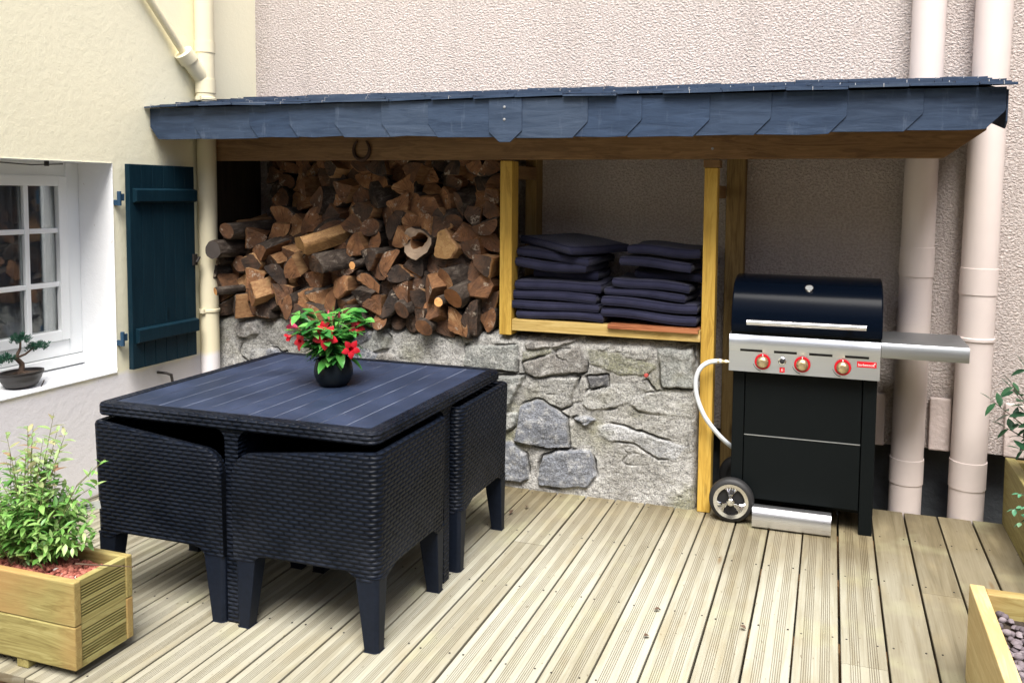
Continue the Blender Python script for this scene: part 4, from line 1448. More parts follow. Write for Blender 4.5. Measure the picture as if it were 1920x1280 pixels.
def make_chair(label):
    t = thing('garden_chair', label, 'chair', (0, 0, 0), 0, 'charcoal wicker-look chairs pushed under the table')
    r, th = .032, .034
    hx, hy = CD / 2, CW / 2
    path = []
    def straight(a, b, nrm, k):
        for i in range(k): path.append((a[0] + (b[0] - a[0]) * i / k, a[1] + (b[1] - a[1]) * i / k, nrm[0], nrm[1]))
    arm0 = [0, .004, .012, .024, .04, .058, .075, .10, .14, .20, .27, .34, .40, .44, .48, CD - r]
    for d in arm0[:-1]: path.append((-hx + d, -hy, 0, -1))
    for i in range(8):
        a = R(-90 + 90 * i / 7); path.append((hx - r + r * math.cos(a), -hy + r + r * math.sin(a), math.cos(a), math.sin(a)))
    straight((hx, -hy + r + .02), (hx, hy - r), (1, 0), 12)
    for i in range(8):
        a = R(90 * i / 7); path.append((hx - r + r * math.cos(a), hy - r + r * math.sin(a), math.cos(a), math.sin(a)))
    for d in arm0[:-1][::-1]: path.append((-hx + d, hy, 0, 1))
    g = G()
    s_ = 0.; cols_ = []
    uv_ = []
    for i, (x, y, nx, ny) in enumerate(path):
        if i: s_ += math.hypot(x - path[i - 1][0], y - path[i - 1][1])
        d = x + hx
        zt = .592 + (.648 - .592) * min(1, d / (CD - .03)) if abs(abs(y) - hy) < .04 else .648
        R_ = .070
        if d < R_ and abs(abs(y) - hy) < .01: zt -= R_ - math.sqrt(max(0, R_ * R_ - (R_ - d) ** 2))
        # lower edge with rounded joint into the legs
        dl = min(d, abs(hx - x) + 0, ) if abs(abs(y) - hy) < .01 else min(abs(y - hy), abs(y + hy))
        if abs(abs(y) - hy) < .01: dl = min(d, hx - x)
        lw, fr = .082, .036
        zb = .257 if dl > lw + fr else (.232 if dl < lw else .232 + .025 * math.sqrt(max(0, 1 - ((lw + fr - dl) / fr) ** 2)))
        e = .012
        prof = [(0, zb), (0, (zb + zt) / 2), (0, zt - e), (e * .3, zt - e * .3), (e, zt), (th - e, zt), (th - e * .3, zt - e * .3), (th, zt - e), (th, zb)]
        flare = lambda z: .010 * max(0, (z - .25) / .4)
        cols_.append([(x - nx * (o_ - flare(z)), y - ny * (o_ - flare(z)), z) for o_, z in prof])
        uv_.append([(s_, z) if o_ < .02 else (s_, 1.3 - z) for o_, z in prof])
    k = 9
    vs = [p for c in cols_ for p in c]; uvs = [p for c in uv_ for p in c]
    fs = []
    for i in range(len(path) - 1):
        for q in range(k):
            q2 = (q + 1) % k
            fs.append((i * k + q, (i + 1) * k + q, (i + 1) * k + q2, i * k + q2))
    fs += [list(range(k)), list(range((len(path) - 1) * k, len(path) * k))[::-1]]
    g.add(vs, fs, 0, uvs)
    g.build('shell', M_wicker, t, smooth=40, world=False)
    for sx, sy in ((1, -1), (1, 1), (-1, -1), (-1, 1)):
        l = G()
        def sec(z, a, b, o_):
            X_, Y_ = sx * (hx - o_), sy * (hy - o_)
            ch = .010
            q = [(X_ - sx * ch, Y_), (X_ - sx * a, Y_), (X_ - sx * a, Y_ - sy * b), (X_, Y_ - sy * b), (X_, Y_ - sy * ch)]
            return [(x, y, z) for x, y in q]
        a_ = .080
        A = sec(.245, a_, .062, .002) + sec(.235, a_, .062, .002) + sec(.0, .048, .042, .005)
        nq = 5
        fs = [list(range(nq)), list(range(2 * nq, 3 * nq))[::-1]]
        for L_ in range(2):
            fs += [(L_ * nq + i, L_ * nq + (i + 1) % nq, (L_ + 1) * nq + (i + 1) % nq, (L_ + 1) * nq + i) for i in range(nq)]
        if sx * sy < 0: fs = [list(f)[::-1] for f in fs]
        l.add(A, fs)
        l.build('leg', M_resin, t, world=False, bevel=.003)
    s = G()
    s.box(-hx + .01, hx - th - .002, -hy + th + .002, hy - th - .002, .345, .385)
    s.box(-hx + .012, -hx + .04, -hy + th + .004, hy - th - .004, .262, .344)
    s.build('seat', M_resin, t, world=False, bevel=.004)
    return t


ch = make_chair('charcoal wicker chair under the near right corner of the table, nearest the camera')
ch.location = (-1.662, -1.345, 0)
for (x, y, rz_, lab) in ((-1.660, -.731, 0, 'charcoal wicker chair under the far right corner of the table, towards the stone wall'),
                         (-2.250, -1.343, PI, 'charcoal wicker chair under the near left corner of the table, behind the planter shrub'),
                         (-2.250, -.775, PI, 'charcoal wicker chair under the far left corner of the table, mostly hidden')):
    c = copy_tree(ch)
    c.location = (x, y, 0); c.rotation_euler = (0, 0, rz_)
    c['label'] = lab

# ------------------------------------------------------------------ flowering pot on the table
PX, PY, PZ = -1.897, -1.045, .7088
pt = thing('potted_plant', 'green leafy plant with crimson trumpet flowers in a round black pot on the table', 'potted plant', (PX, PY, PZ))
g = G()
g.lathe([(.040, 0), (.050, .002), (.064, .018), (.0735, .042), (.0745, .060), (.071, .082), (.064, .103), (.0605, .107), (.0575, .104), (.062, .088), (.062, .08)], 48, Matrix.Translation((PX, PY, PZ)))
g.build('pot', M_pot, pt, smooth=60)
g = G()
g.lathe([(.0615, .086), (.04, .090), (.001, .092)], 32, Matrix.Translation((PX, PY, PZ)), capb=False)
g.build('soil', M_soil, pt)
rf = random.Random(8)
lv = G(); stg = G()
camdir = Vector((.55, -.83, .1))
for i in range(44):
    a = rf.uniform(0, 2 * PI)
    rad = rf.uniform(.03, .145); hgt = rf.uniform(.10, .235) * (1.05 - rad * 1.6)
    tip = Vector((PX - .022 + rad * math.cos(a) * .92, PY + rad * math.sin(a), PZ + .09 + hgt))
    b = Vector((PX + rf.uniform(-.025, .025), PY + rf.uniform(-.025, .025), PZ + .09))
    mid = (b + tip) / 2 + Vector((0, 0, .03)) - Vector((math.cos(a), math.sin(a), 0)) * rad * .15
    stg.tube([b, mid, tip], [.0026, .002, .0014], 5)
    outd = Vector((math.cos(a), math.sin(a), 0))
    for q in range(rf.randint(5, 8)):
        f = rf.uniform(.3, 1.0)
        p = b * (1 - f) ** 2 + mid * 2 * f * (1 - f) + tip * f * f
        aa = a + rf.uniform(-1.6, 1.6)
        d = Vector((math.cos(aa), math.sin(aa), rf.uniform(-.25, .65)))
        L = rf.uniform(.046, .072)
        lv.leaf(p, d, Vector((rf.uniform(-.3, .3), rf.uniform(-.6, .1), 1)), L, L * rf.uniform(.46, .58), rf.uniform(.1, .45), rf.uniform(.05, .35))
for i in range(64):                     # drooping skirt around the rim
    a = rf.uniform(0, 2 * PI)
    rq = rf.uniform(.025, .058)
    p = Vector((PX + rq * math.cos(a), PY + rq * math.sin(a), PZ + rf.uniform(.10, .175)))
    L = rf.uniform(.05, .075)
    lv.leaf(p, (math.cos(a), math.sin(a), rf.uniform(-.35, .35)), (0, 0, 1), L, L * .5, .45, .2)
lv.build('foliage', M_leaf_glossy, pt, smooth=80)
stg.build('stems', M_stem_green, pt)


def blossom(p, d, size, mat, star=True, stem_to=None):
    g = G()
    d = Vector(d).normalized()
    u = d.cross(Vector((0, 0, 1))).normalized(); w_ = d.cross(u)
    p = Vector(p)
    # trumpet
    pts = [p - d * size * 1.5, p - d * size * .9, p - d * size * .35, p]
    g.tube(pts, [size * .10, size * .16, size * .32, size * .42], 10, caps=False)
    for k in range(5):
        a = 2 * PI * k / 5 + .3
        rd = u * math.cos(a) + w_ * math.sin(a)
        dd = (rd + d * (.25 if star else 1.6)).normalized()
        g.leaf(p + rd * size * .33, dd, d, size * (1.05 if star else .9), size * .92, .35, -.25, prof=((0, .75), (.3, 1.0), (.58, .85), (.82, .42), (1, .02)))
    o = g.build('blossom', mat, pt, smooth=70)
    q = G(); base = Vector((PX + (p.x - PX) * .35, PY + (p.y - PY) * .35, PZ + .16))
    e = p - d * size * 1.45
    q.tube([e, e * .5 + base * .5 + Vector((0, 0, .01)), base], .0018, 5)
    q.build('flower_stalk', M_stem_green, o)
    return o


blossom((-2.068, -1.065, .937), (-.85, -.25, .45), .026, M_petal_pink, False)
blossom((-2.088, -1.06, .888), (-.75, -.3, -.4), .020, M_petal, False)
blossom((-1.985, -1.14, .890), (-.3, -.9, .1), .026, M_petal)
blossom((-1.862, -1.155, .918), (.25, -.95, .12), .036, M_petal)
blossom((-1.890, -1.13, .945), (-.2, -.8, .5), .026, M_petal)
blossom((-1.790, -1.09, .865), (.75, -.65, .05), .027, M_petal)
blossom((-1.820, -1.00, .935), (.6, -.5, .4), .024, M_petal)
for x, y, z, l_ in ((-1.905, -1.06, .965, .040), (-1.893, -1.05, .966, .032), (-1.868, -1.05, .965, .040), (-2.005, -1.10, .915, .024)):
    g = G()
    d = Vector(((x + 1.893) * 3, -.1, 1)).normalized() if z > .93 else Vector((-.4, -.3, .8)).normalized()
    p = Vector((x, y, z))
    g.tube([p, p + d * l_ * .4, p + d * l_ * .7, p + d * l_], [.003, .0058, .0045, .0006], 8)
    b = g.build('bud', M_petal_pink, pt, smooth=60)
    q = G(); q.tube([p, Vector((PX + (x - PX) * .6, y, z - .05))], .002, 5); q.build('flower_stalk', M_stem_green, b)

# ------------------------------------------------------------------ bonsai on the sill
BX, BY, BZ = -3.465, -1.088, .588
bo = thing('bonsai', 'small bonsai tree with three green foliage pads in a dark oval bowl on the sill', 'bonsai', (BX, BY, BZ))
g = G()
g.lathe([(.062, 0), (.072, .004), (.088, .030), (.096, .052), (.100, .054), (.100, .064), (.092, .064), (.088, .050)], 40, Matrix.Translation((BX, BY, BZ)), sx=.72, sy=1.0)
g.build('bowl', M_terracotta_brown, bo, smooth=45)
g = G(); g.lathe([(.089, .052), (.05, .058), (.001, .060)], 32, Matrix.Translation((BX, BY, BZ)), sx=.72, capb=False)
g.build('soil', M_soil, bo)
g = G()
T0 = Vector((BX, BY + .0, BZ + .055))
tr = [T0, T0 + Vector((0, .004, .02)), T0 + Vector((0, .006, .042)), T0 + Vector((0, -.010, .060)), T0 + Vector((0, -.024, .072)), T0 + Vector((0, -.012, .092)), T0 + Vector((0, .000, .112)), T0 + Vector((0, .002, .145))]
g.tube(tr, [.015, .012, .011, .010, .009, .007, .005, .004], 10)
g.tube([tr[4], tr[4] + Vector((.01, .04, .012)), tr[4] + Vector((.01, .08, .034)), tr[4] + Vector((.01, .11, .04))], [.006, .005, .004, .002], 8)
g.tube([tr[4], tr[4] + Vector((.01, -.04, .006)), tr[4] + Vector((.01, -.075, .0))], [.006, .004, .002], 8)
for k in range(7):
    a = k * .9
    g.tube([T0 + Vector((0, 0, .008)), T0 + Vector((.022 * math.cos(a), .03 * math.sin(a), .004)), T0 + Vector((.034 * math.cos(a), .05 * math.sin(a), -.002))], [.006, .004, .002], 6)
g.build('trunk', M_stem_brown, bo, smooth=60)
rb = random.Random(2)
for (dx, dy, dz, a, b, h) in ((0, .002, .150, .034, .046, .026), (.01, .078, .105, .032, .058, .022), (.01, -.085, .075, .032, .050, .026)):
    g = G()
    for k in range(520):
        while True:
            q = Vector((rb.uniform(-1, 1), rb.uniform(-1, 1), rb.uniform(-.5, 1)))
            if q.length < 1: break
        q = q * (.75 + .3 * rb.random())
        p = T0 + Vector((dx + q.x * a, dy + q.y * b, dz + q.z * h + .006 * math.sin(q.y * 7 + q.x * 5)))
        d = Vector((q.x * .7 + rb.uniform(-.6, .6), q.y * .8 + rb.uniform(-.6, .6), .5 + rb.uniform(-.3, .7)))
        g.leaf(p, d, (rb.uniform(-1, 1), rb.uniform(-1, 1), 1), rb.uniform(.010, .017), .0034, 0, .2)
    g.build('foliage_pad', M_needle, bo)
g = G()
g.tube([(BX + .075, BY + .035, BZ - .004), (BX + .085, BY + .035, BZ + .012), (BX + .08, BY + .045, BZ + .02), (BX + .07, BY + .05, BZ + .012)], .003, 8)
g.build('wire_hook', M_dark_iron, bo)

# ------------------------------------------------------------------ gas barbecue
bq = thing('gas_barbecue', 'black gas barbecue with domed lid, steel control panel and right side shelf', 'barbecue', (-.165, .1, 0))
YF = -.06
g = G()
g.box(-.413, .079, YF + .004, YF + .018, .398, .69)
g.box(-.413, .079, YF + .004, YF + .018, .105, .394)
g.build('door_panel', M_black, bq, bevel=.002)
g = G()
g.box(-.413, .079, YF + .002, YF + .010, .3943, .3977)
g.build('trim_strip', M_steel, bq)
g = G()
g.box(-.466, -.452, YF + .051, .28, .10, .69)
g.box(.122, .136, YF + .051, .28, .10, .69)
g.box(-.466, .136, .281, .295, .10, .69)
g.box(-.4645, .1345, YF + .03, .28, .085, .0995)
g.build('cabinet', M_black, bq, bevel=.002)
for x0, x1, z0 in ((-.468, -.416, .06), (.083, .139, .0)):
    for y0, y1 in ((YF, YF + .05), (.25, .30)):
        g = G(); g.box(x0, x1, y0, y1, z0, .69); g.build('leg', M_black, bq, bevel=.003)
# control panel
g = G()
pr = [(-.090, .688), (-.102, .690), (-.102, .776), (-.1035, .782), (-.110, .800), (-.113, .815), (-.111, .836), (-.102, .852), (-.090, .857), (.0, .857), (.0, .688)]
g.prism(pr, -.483, .145, 'x')
cp = g.build('control_panel', M_steel, bq, smooth=35)
for x0 in (-.435, -.290, -.143, .004):
    g = G(); g.prism([(-.1040, .7800), (-.1085, .7900), (-.1060, .7910), (-.1015, .7812)], x0, x0 + .096, 'x'); g.build('vent_slot', simple('slot_black', (.004, .004, .004), .8) if x0 < -.43 else bpy.data.materials['slot_black'], cp)
RX90 = Matrix.Rotation(R(90), 4, 'X')
for x in (-.337, -.170, -.004):
    g = G()
    g.lathe([(.0345, 0), (.0345, .004), (.033, .006), (.026, .006)], 40, Matrix.Translation((x, -.102, .738)) @ RX90)
    k = g.build('knob', M_red, cp, smooth=40)
    d = G()
    d.lathe([(.0255, .004), (.025, .016), (.0235, .022), (.019, .027), (.010, .030), (.001, .0305)], 36, Matrix.Translation((x, -.102, .738)) @ RX90, capb=False)
    d.box(-.0035, .0035, -.033, -.029, -.015, .015, M=Matrix.Translation((x, -.102, .738)))
    d.build('knob_dome', M_brass, k, smooth=40)
    e = G()
    for q in range(8):                  # printed dial mark and pointer
        a0, a1 = R(195 + q * 8), R(203 + q * 8)
        ro, ri = .0425, .0395 + .0015 * (1 - q / 7)
        e.add([(x + ri * math.cos(a0), -.1027, .738 + ri * math.sin(a0)), (x + ro * math.cos(a0), -.1027, .738 + ro * math.sin(a0)), (x + ro * math.cos(a1), -.1027, .738 + ro * math.sin(a1)), (x + ri * math.cos(a1), -.1027, .738 + ri * math.sin(a1))], [(0, 1, 2, 3)])
    e.build('dial_mark', M_rubber, k)
    e = G(); e.box(x - .002, x + .002, -.1088, -.1079, .738 + .026, .738 + .034); e.build('pointer', M_whiteink, k)
g = G()
g.lathe([(.017, 0), (.017, .003), (.013, .006), (.011, .006)], 28, Matrix.Translation((-.254, -.102, .7465)) @ RX90); bt = g.build('igniter', M_chrome, cp, smooth=40)
g = G(); g.lathe([(.0105, .004), (.010, .013), (.001, .015)], 24, Matrix.Translation((-.254, -.102, .7465)) @ RX90, capb=False); g.build('button', M_rubber, bt, smooth=40)
g = G(); g.box(-.2645, -.2425, -.1032, -.1022, .697, .719); stk = g.build('sticker', M_red, cp)
g = G()
g.box(-.257, -.2555, -.1040, -.1033, .702, .714); g.box(-.2515, -.250, -.1040, -.1033, .702, .714); g.box(-.257, -.250, -.1040, -.1033, .7125, .714)
g.build('sticker_mark', M_whiteink, stk)
g = G(); g.box(.053, .131, -.1036, -.1022, .7435, .7685); bd_ = g.build('badge', M_red, cp, bevel=.0006)


def text_mesh(name, s, size, x, y, z, parent, mat, width=None):
    cu_ = bpy.data.curves.new('lettering', 'FONT')
    cu_.body = s; cu_.size = size; cu_.align_x = 'CENTER'; cu_.align_y = 'CENTER'
    to = bpy.data.objects.new('lettering', cu_)
    COL.objects.link(to)
    bpy.context.view_layer.update()
    dg = bpy.context.evaluated_depsgraph_get()
    me = bpy.data.meshes.new_from_object(to.evaluated_get(dg))
    bpy.data.objects.remove(to); bpy.data.curves.remove(cu_)
    xs_ = [v.co.x for v in me.vertices]
    k = width / (max(xs_) - min(xs_)) if width else 1
    off = root_loc(parent)
    for v in me.vertices:
        v.co = Vector((x + v.co.x * k, y, z + v.co.y * k)) - off
    me.materials.clear(); me.materials.append(mat)
    o = bpy.data.objects.new(name, me); COL.objects.link(o); o.parent = parent
    return o


text_mesh('lettering', 'barbecook', .018, .0905, -.1041, .7545, bd_, M_whiteink, .066)
g = G(); g.leaf((.1235, -.1041, .7575), (.15, 0, 1), (0, -1, 0), .008, .004, 0, 0); g.build('flame_mark', M_whiteink, bd_)
# hood
g = G()
hp = [(-.108, .866), (-.114, .895), (-.112, .925), (-.101, .970), (-.085, 1.010), (-.062, 1.046), (-.025, 1.076), (.030, 1.094), (.09, 1.101), (.16, 1.101), (.22, 1.095), (.27, 1.07), (.30, 1.02), (.31, .94), (.31, .866)]
g.prism(hp, -.477, .150, 'x')
hood = g.build('hood', M_hood, bq, smooth=25, bevel=.006, seg=3)
g = G(); g.box(-.474, .147, -.100, .30, .8575, .8655); g.build('fire_box_rim', M_black, bq)
g = G(); g.tube([(-.405, -.157, .917), (-.30, -.159, .918), (-.1, -.160, .919), (.083, -.159, .920)], .0125, 20); hd = g.build('handle', M_alu, hood, smooth=40)
g = G()
for x in (-.345, .025): g.box(x - .008, x + .008, -.157, -.108, .907, .925)
g.build('handle_bracket', M_black, hd, bevel=.002)
nrm = Vector((0, -.62, .78)).normalized()
Mt = Matrix.Translation((-.152, -.047, 1.060)) @ nrm.to_track_quat('Z', 'Y').to_matrix().to_4x4()
g = G(); g.lathe([(.020, -.004), (.020, .006), (.0185, .010), (.0165, .010), (.016, .007)], 36, Mt); th_ = g.build('thermometer', M_chrome, hood, smooth=40)
g = G(); g.lathe([(.016, .0072), (.001, .0078)], 30, Mt, capb=False); g.build('dial', simple('grey_dial', (.35, .36, .36), .2), th_)
# side shelf
g = G()
pr = [(-.085, .788), (-.104, .790), (-.110, .800), (-.110, .842), (-.104, .853), (-.090, .857), (.215, .857), (.215, .845), (-.080, .845)]
g.prism(pr, .1475, .484, 'x')
g.build('side_shelf', M_steel_dark, bq, smooth=35)
g = G(); g.box(.137, .30, .02, .05, .815, .844); g.box(.137, .30, .15, .18, .815, .844); g.build('shelf_bracket', M_black, bq)


def wheel(cx, yf, r, cap):
    g = G()
    My = Matrix.Translation((cx, yf, r)) @ Matrix.Rotation(R(-90), 4, 'X')
    g.lathe([(.062, .0), (.078, -.002), (.092, .002), (.0985, .010), (.1, .022), (.1, .034), (.097, .044), (.088, .050), (.06, .050)], 48, My, capb=False)
    g.lathe([(.001, .012), (.066, .012)], 48, My, capb=False)
    w_ = g.build('wheel', M_rubber, bq, smooth=40)
    if cap:
        h = G()
        n = 48
        def ringf(ri, ro, a0, a1, k, y):
            vs = []
            for i in range(k + 1):
                a = a0 + (a1 - a0) * i / k
                vs += [(cx + ri * math.cos(a), yf + y, r + ri * math.sin(a)), (cx + ro * math.cos(a), yf + y - .003, r + ro * math.sin(a))]
            h.add(vs, [(2 * i, 2 * i + 2, 2 * i + 3, 2 * i + 1) for i in range(k)])
        ringf(.062, .078, 0, 2 * PI, n, -.003)
        ringf(.060, .062, 0, 2 * PI, n, .010)
        for a in (90, 210, 330):        # three fan-shaped spokes with flutes
            a = R(a)
            vs = []
            K = 10
            for i in range(K + 1):
                f = i / K - .5
                wob_ = -.003 if i % 2 else .001
                for rad, wd_, dy in ((.012, .5, -.016), (.030, .62, -.013), (.050, .80, -.008), (.0625, .98, -.003)):
                    aa = a + f * wd_
                    vs.append((cx + rad * math.cos(aa) * 1, yf + dy + wob_ * (1 if rad > .02 else 0), r + rad * math.sin(aa)))
            h.add(vs, [(4 * i + q, 4 * i + 4 + q, 4 * i + 5 + q, 4 * i + 1 + q) for i in range(K) for q in range(3)])
        h.lathe([(.018, .010), (.017, -.014), (.012, -.018), (.001, -.019)], 28, Matrix.Translation((cx, yf, r)) @ Matrix.Rotation(R(-90), 4, 'X'), capb=False)
        h.build('hubcap', M_chrome, w_, smooth=30)
    return w_


wheel(-.458, -.112, .1, True)
wheel(-.458, .235, .1, False)
g = G(); g.tube([(-.458, -.07, .1), (-.458, .24, .1)], .008, 12); g.build('axle', M_black, bq)
g = G()
pr = [(-.100, .004), (-.134, .006), (-.140, .012)] + [(-.140 + .050 * (1 - math.cos(R(a))) * .55, .03 + .062 * math.sin(R(a))) for a in range(0, 91, 10)] + [(-.085, .093), (-.085, .004)]
g.prism(pr, -.362, -.030, 'x')
g.build('foot_bar', M_alu, bq, smooth=30)
# gas hose
g = G()
hp_ = [(-.520, -.072, .722), (-.545, -.078, .721), (-.575, -.088, .715), (-.603, -.095, .695), (-.622, -.097, .662), (-.629, -.096, .620), (-.625, -.094, .57), (-.610, -.092, .52), (-.585, -.086, .465), (-.548, -.07, .41), (-.505, -.04, .355), (-.46, .02, .30)]
fine_ = []
for i in range(len(hp_) - 1):
    a, b = Vector(hp_[i]), Vector(hp_[i + 1]); p0 = Vector(hp_[max(i - 1, 0)]); p3 = Vector(hp_[min(i + 2, len(hp_) - 1)])
    for q in range(5):
        t_ = q / 5
        fine_.append(.5 * ((2 * a) + (b - p0) * t_ + (2 * p0 - 5 * a + 4 * b - p3) * t_ ** 2 + (3 * a - p0 - 3 * b + p3) * t_ ** 3))
fine_.append(Vector(hp_[-1]))
g.tube(fine_, .0105, 14)
hs = g.build('gas_hose', M_hose, bq, smooth=60)
g = G()
g.tube([(-.484, -.072, .722), (-.493, -.072, .722), (-.494, -.072, .722), (-.503, -.072, .722)], [.006, .006, .009, .009], 6)
g.tube([(-.503, -.072, .722), (-.512, -.072, .722), (-.513, -.072, .722), (-.525, -.072, .722)], [.0075, .0075, .0105, .0105], 8)
g.tube([(-.532, -.073, .722), (-.540, -.076, .7215)], .0125, 14)
g.build('hose_fitting', M_brass, hs, smooth=30)

# ------------------------------------------------------------------ planters
def pebble(g, p, s, rnd):
    a = rnd.uniform(0, 6.3)
    n = 7
    vs = []
    ax, ay, az = s * rnd.uniform(.8, 1.25), s * rnd.uniform(.7, 1.1), s * rnd.uniform(.6, .9)
    for z, q in ((-.8, .55), (0, 1.), (.62, .72)):
        for k in range(n):
            t_ = 2 * PI * k / n + a
            j = 1 + .14 * math.sin(k * 2.3 + a * 5)
            vs.append((p[0] + ax * q * j * math.cos(t_), p[1] + ay * q * j * math.sin(t_), p[2] + az * z))
    vs.append((p[0], p[1], p[2] + az * .95))
    fs = [(L_ * n + k, L_ * n + (k + 1) % n, (L_ + 1) * n + (k + 1) % n, (L_ + 1) * n + k) for L_ in range(2) for k in range(n)]
    fs += [(2 * n + k, 2 * n + (k + 1) % n, 3 * n) for k in range(n)]
    g.add(vs, fs)


def gravel(name, x0, x1, y0, y1, z, s, num, mat, seed, label):
    rnd = random.Random(seed)
    g = G()
    for _ in range(num):
        pebble(g, (rnd.uniform(x0 + s, x1 - s), rnd.uniform(y0 + s, y1 - s), z + rnd.uniform(-.004, .010)), s * rnd.uniform(.75, 1.15), rnd)
    o = g.build(name, mat, smooth=60)
    return tag(o, label, 'gravel', kind='stuff')


# left planter, made from deck boards: smooth long sides, grooved end
LX0, LX1, LY0, LY1, LZ0, LZ1 = -2.95, -2.160, -2.010, -1.790, .030, .300
pl = thing('planter', 'pine deck-board planter with red lava gravel and a bushy shrub at the deck edge', 'planter', (-2.55, -1.9, 0), 0, None)
for z0, z1, mt in ((.030, .163, wood_pine_x), (.1645, .300, wood_pine_x)):
    g = G(); g.box(LX0, LX1 - .001, LY0, LY0 + .026, z0, z1); g.build('front_board', mt, pl, bevel=.004)
    g = G(); g.box(LX0, LX1 - .001, LY1 - .026, LY1, z0, z1); g.build('back_board', mt, pl, bevel=.004)


def grooved_board(xf, y0, y1, z0, z1, name, parent, sgn=1):
    g = G()
    w_ = z1 - z0
    pts = [(0, z0)]
    for bc in (.30, .70):
        for k in range(5):
            c = z0 + w_ * bc + (k - 2) * .0088
            pts += [(0, c - .0030), (-.010, c - .0022), (-.010, c + .0022), (0, c + .0030)]
    pts += [(0, z1), (-.024, z1), (-.024, z0)]
    n = len(pts)
    vs = [(xf + sgn * u, y0, z) for u, z in pts] + [(xf + sgn * u, y1, z) for u, z in pts]
    fs = [list(range(n)), list(range(2 * n - 1, n - 1, -1))] + [((i + 1) % n, i, n + i, n + (i + 1) % n) for i in range(n)]
    if sgn > 0: fs = [list(f)[::-1] for f in fs]
    g.add(vs, fs)
    return g.build(name, wood_pine_y, parent)


grooved_board(LX1 - .004, LY0 + .0265, LY1 - .0265, .030, .1625, 'end_board', pl)
grooved_board(LX1 - .004, LY0 + .0265, LY1 - .0265, .164, .2985, 'end_board', pl)
grooved_board(LX0 + .002, LY0 + .0265, LY1 - .0265, .030, .2985, 'end_board', pl, -1)
for x in (-2.88, -2.40):
    g = G(); g.box(x, x + .045, LY0 + .004, LY1 - .004, .0012, .0292); g.build('foot', wood_pine_y, pl, bevel=.003)
g = G(); g.box(LX0 + .03, LX1 - .03, LY0 + .027, LY1 - .027, .1, .255); g.build('soil', M_soil, pl)
gravel('lava_gravel', LX0 + .03, LX1 - .03, LY0 + .028, LY1 - .028, .262, .0085, 1500, M_gravel_red, 3, 'red lava gravel filling the left planter')

shr = thing('shrub', 'bushy variegated green shrub with pinkish young top leaves in the left planter', 'shrub', (-2.47, -1.9, .26))
rs = random.Random(14)
ga = G(); gp = G(); gs = G()
SC = Vector((-2.485, -1.885, .262))


def sprig(b, tip, n, L, g_):
    mid = (b + tip) / 2 + Vector((0, 0, (tip - b).length * .12))
    gs.tube([b, mid, tip], [.0018, .0012, .0006], 5)
    ax = (tip - b).normalized()
    for q in range(n):
        f = .28 + .72 * (q + rs.random() * .6) / n
        p = b * (1 - f) ** 2 + mid * 2 * f * (1 - f) + tip * f * f
        a = q * 2.4 + rs.uniform(-.5, .5)
        s1 = ax.cross(Vector((.3, .5, .8))).normalized(); s2 = ax.cross(s1)
        d = s1 * math.cos(a) + s2 * math.sin(a) + ax * rs.uniform(.3, .9)
        l_ = L * rs.uniform(.7, 1.2) * (1.1 - .35 * f)
        g_.leaf(p, d, Vector((rs.uniform(-.4, .4), rs.uniform(-.4, .4), 1)), l_, l_ * rs.uniform(.30, .42), rs.uniform(.05, .4), rs.uniform(.1, .5))


for i in range(185):
    a = rs.uniform(0, 2 * PI); e = rs.uniform(.0, 1.0)
    rad = .275 * rs.random() ** .45
    hgt = .06 + .33 * (1 - (rad / .30) ** 2) * (.35 + .65 * e)
    b = SC + Vector((rs.uniform(-.05, .05), rs.uniform(-.04, .04), -.01))
    tip = SC + Vector((rad * math.cos(a), rad * (.28 if hgt < .16 else .62) * math.sin(a), hgt))
    sprig(b, tip, rs.randint(12, 17), .042, ga)
for dx, dy, h, n in ((.10, .02, .49, 15), (.05, -.03, .46, 15), (.0, .03, .44, 15), (.14, .03, .44, 15), (-.08, 0, .42, 14), (.08, .05, .43, 14), (.17, -.02, .40, 14), (.11, -.03, .42, 14), (.03, .0, .42, 14)):
    sprig(SC + Vector((dx * .3, dy * .3, .1)), SC + Vector((dx, dy, h)), n, .050, gp)
for dx, dy, h, n in ((.345, -.02, .385, 9), (.30, 0, .30, 9), (.25, .06, .34, 8), (.20, -.08, .37, 8)):
    sprig(SC + Vector((dx * .3, dy * .3, .1)), SC + Vector((dx, dy, h)), n, .042, ga)
nga = len(ga.f)
bb = len(ga.v)
ga.v += gp.v; ga.f += [[i + bb for i in f] for f in gp.f]; ga.m += [1] * len(gp.f)
ga.build('foliage', [M_leaf_pale, M_leaf_pink], shr, smooth=80)
gs.build('stems', simple('shrub_stem', (.16, .15, .07), .8), shr)
g = G()
g.box(-.045, .045, -.0006, .0006, -.013, .013)
tg = g.build('plant_tag', simple('grey_tag', (.45, .45, .44), .5))
tg.location = (-2.355, -1.775, .425); tg.rotation_euler = (R(-4), R(-12), R(12))
tag(tg, 'small white printed plant tag hanging from the left shrub', 'plant tag')
g = G()
g.box(-.022, .022, -.0011, -.0007, .001, .0035); g.box(-.012, .024, -.0011, -.0007, -.006, -.0045)
pr_ = g.build('print', M_rubber, tg)
g = G()
g.tube([(-2.24, -1.93, .315), (-2.17, -1.905, .3105), (-2.08, -1.86, .300)], [.003, .0022, .001], 6)
tag(g.build('twig', M_stem_brown), 'thin dark twig lying over the rim of the left planter', 'twig')


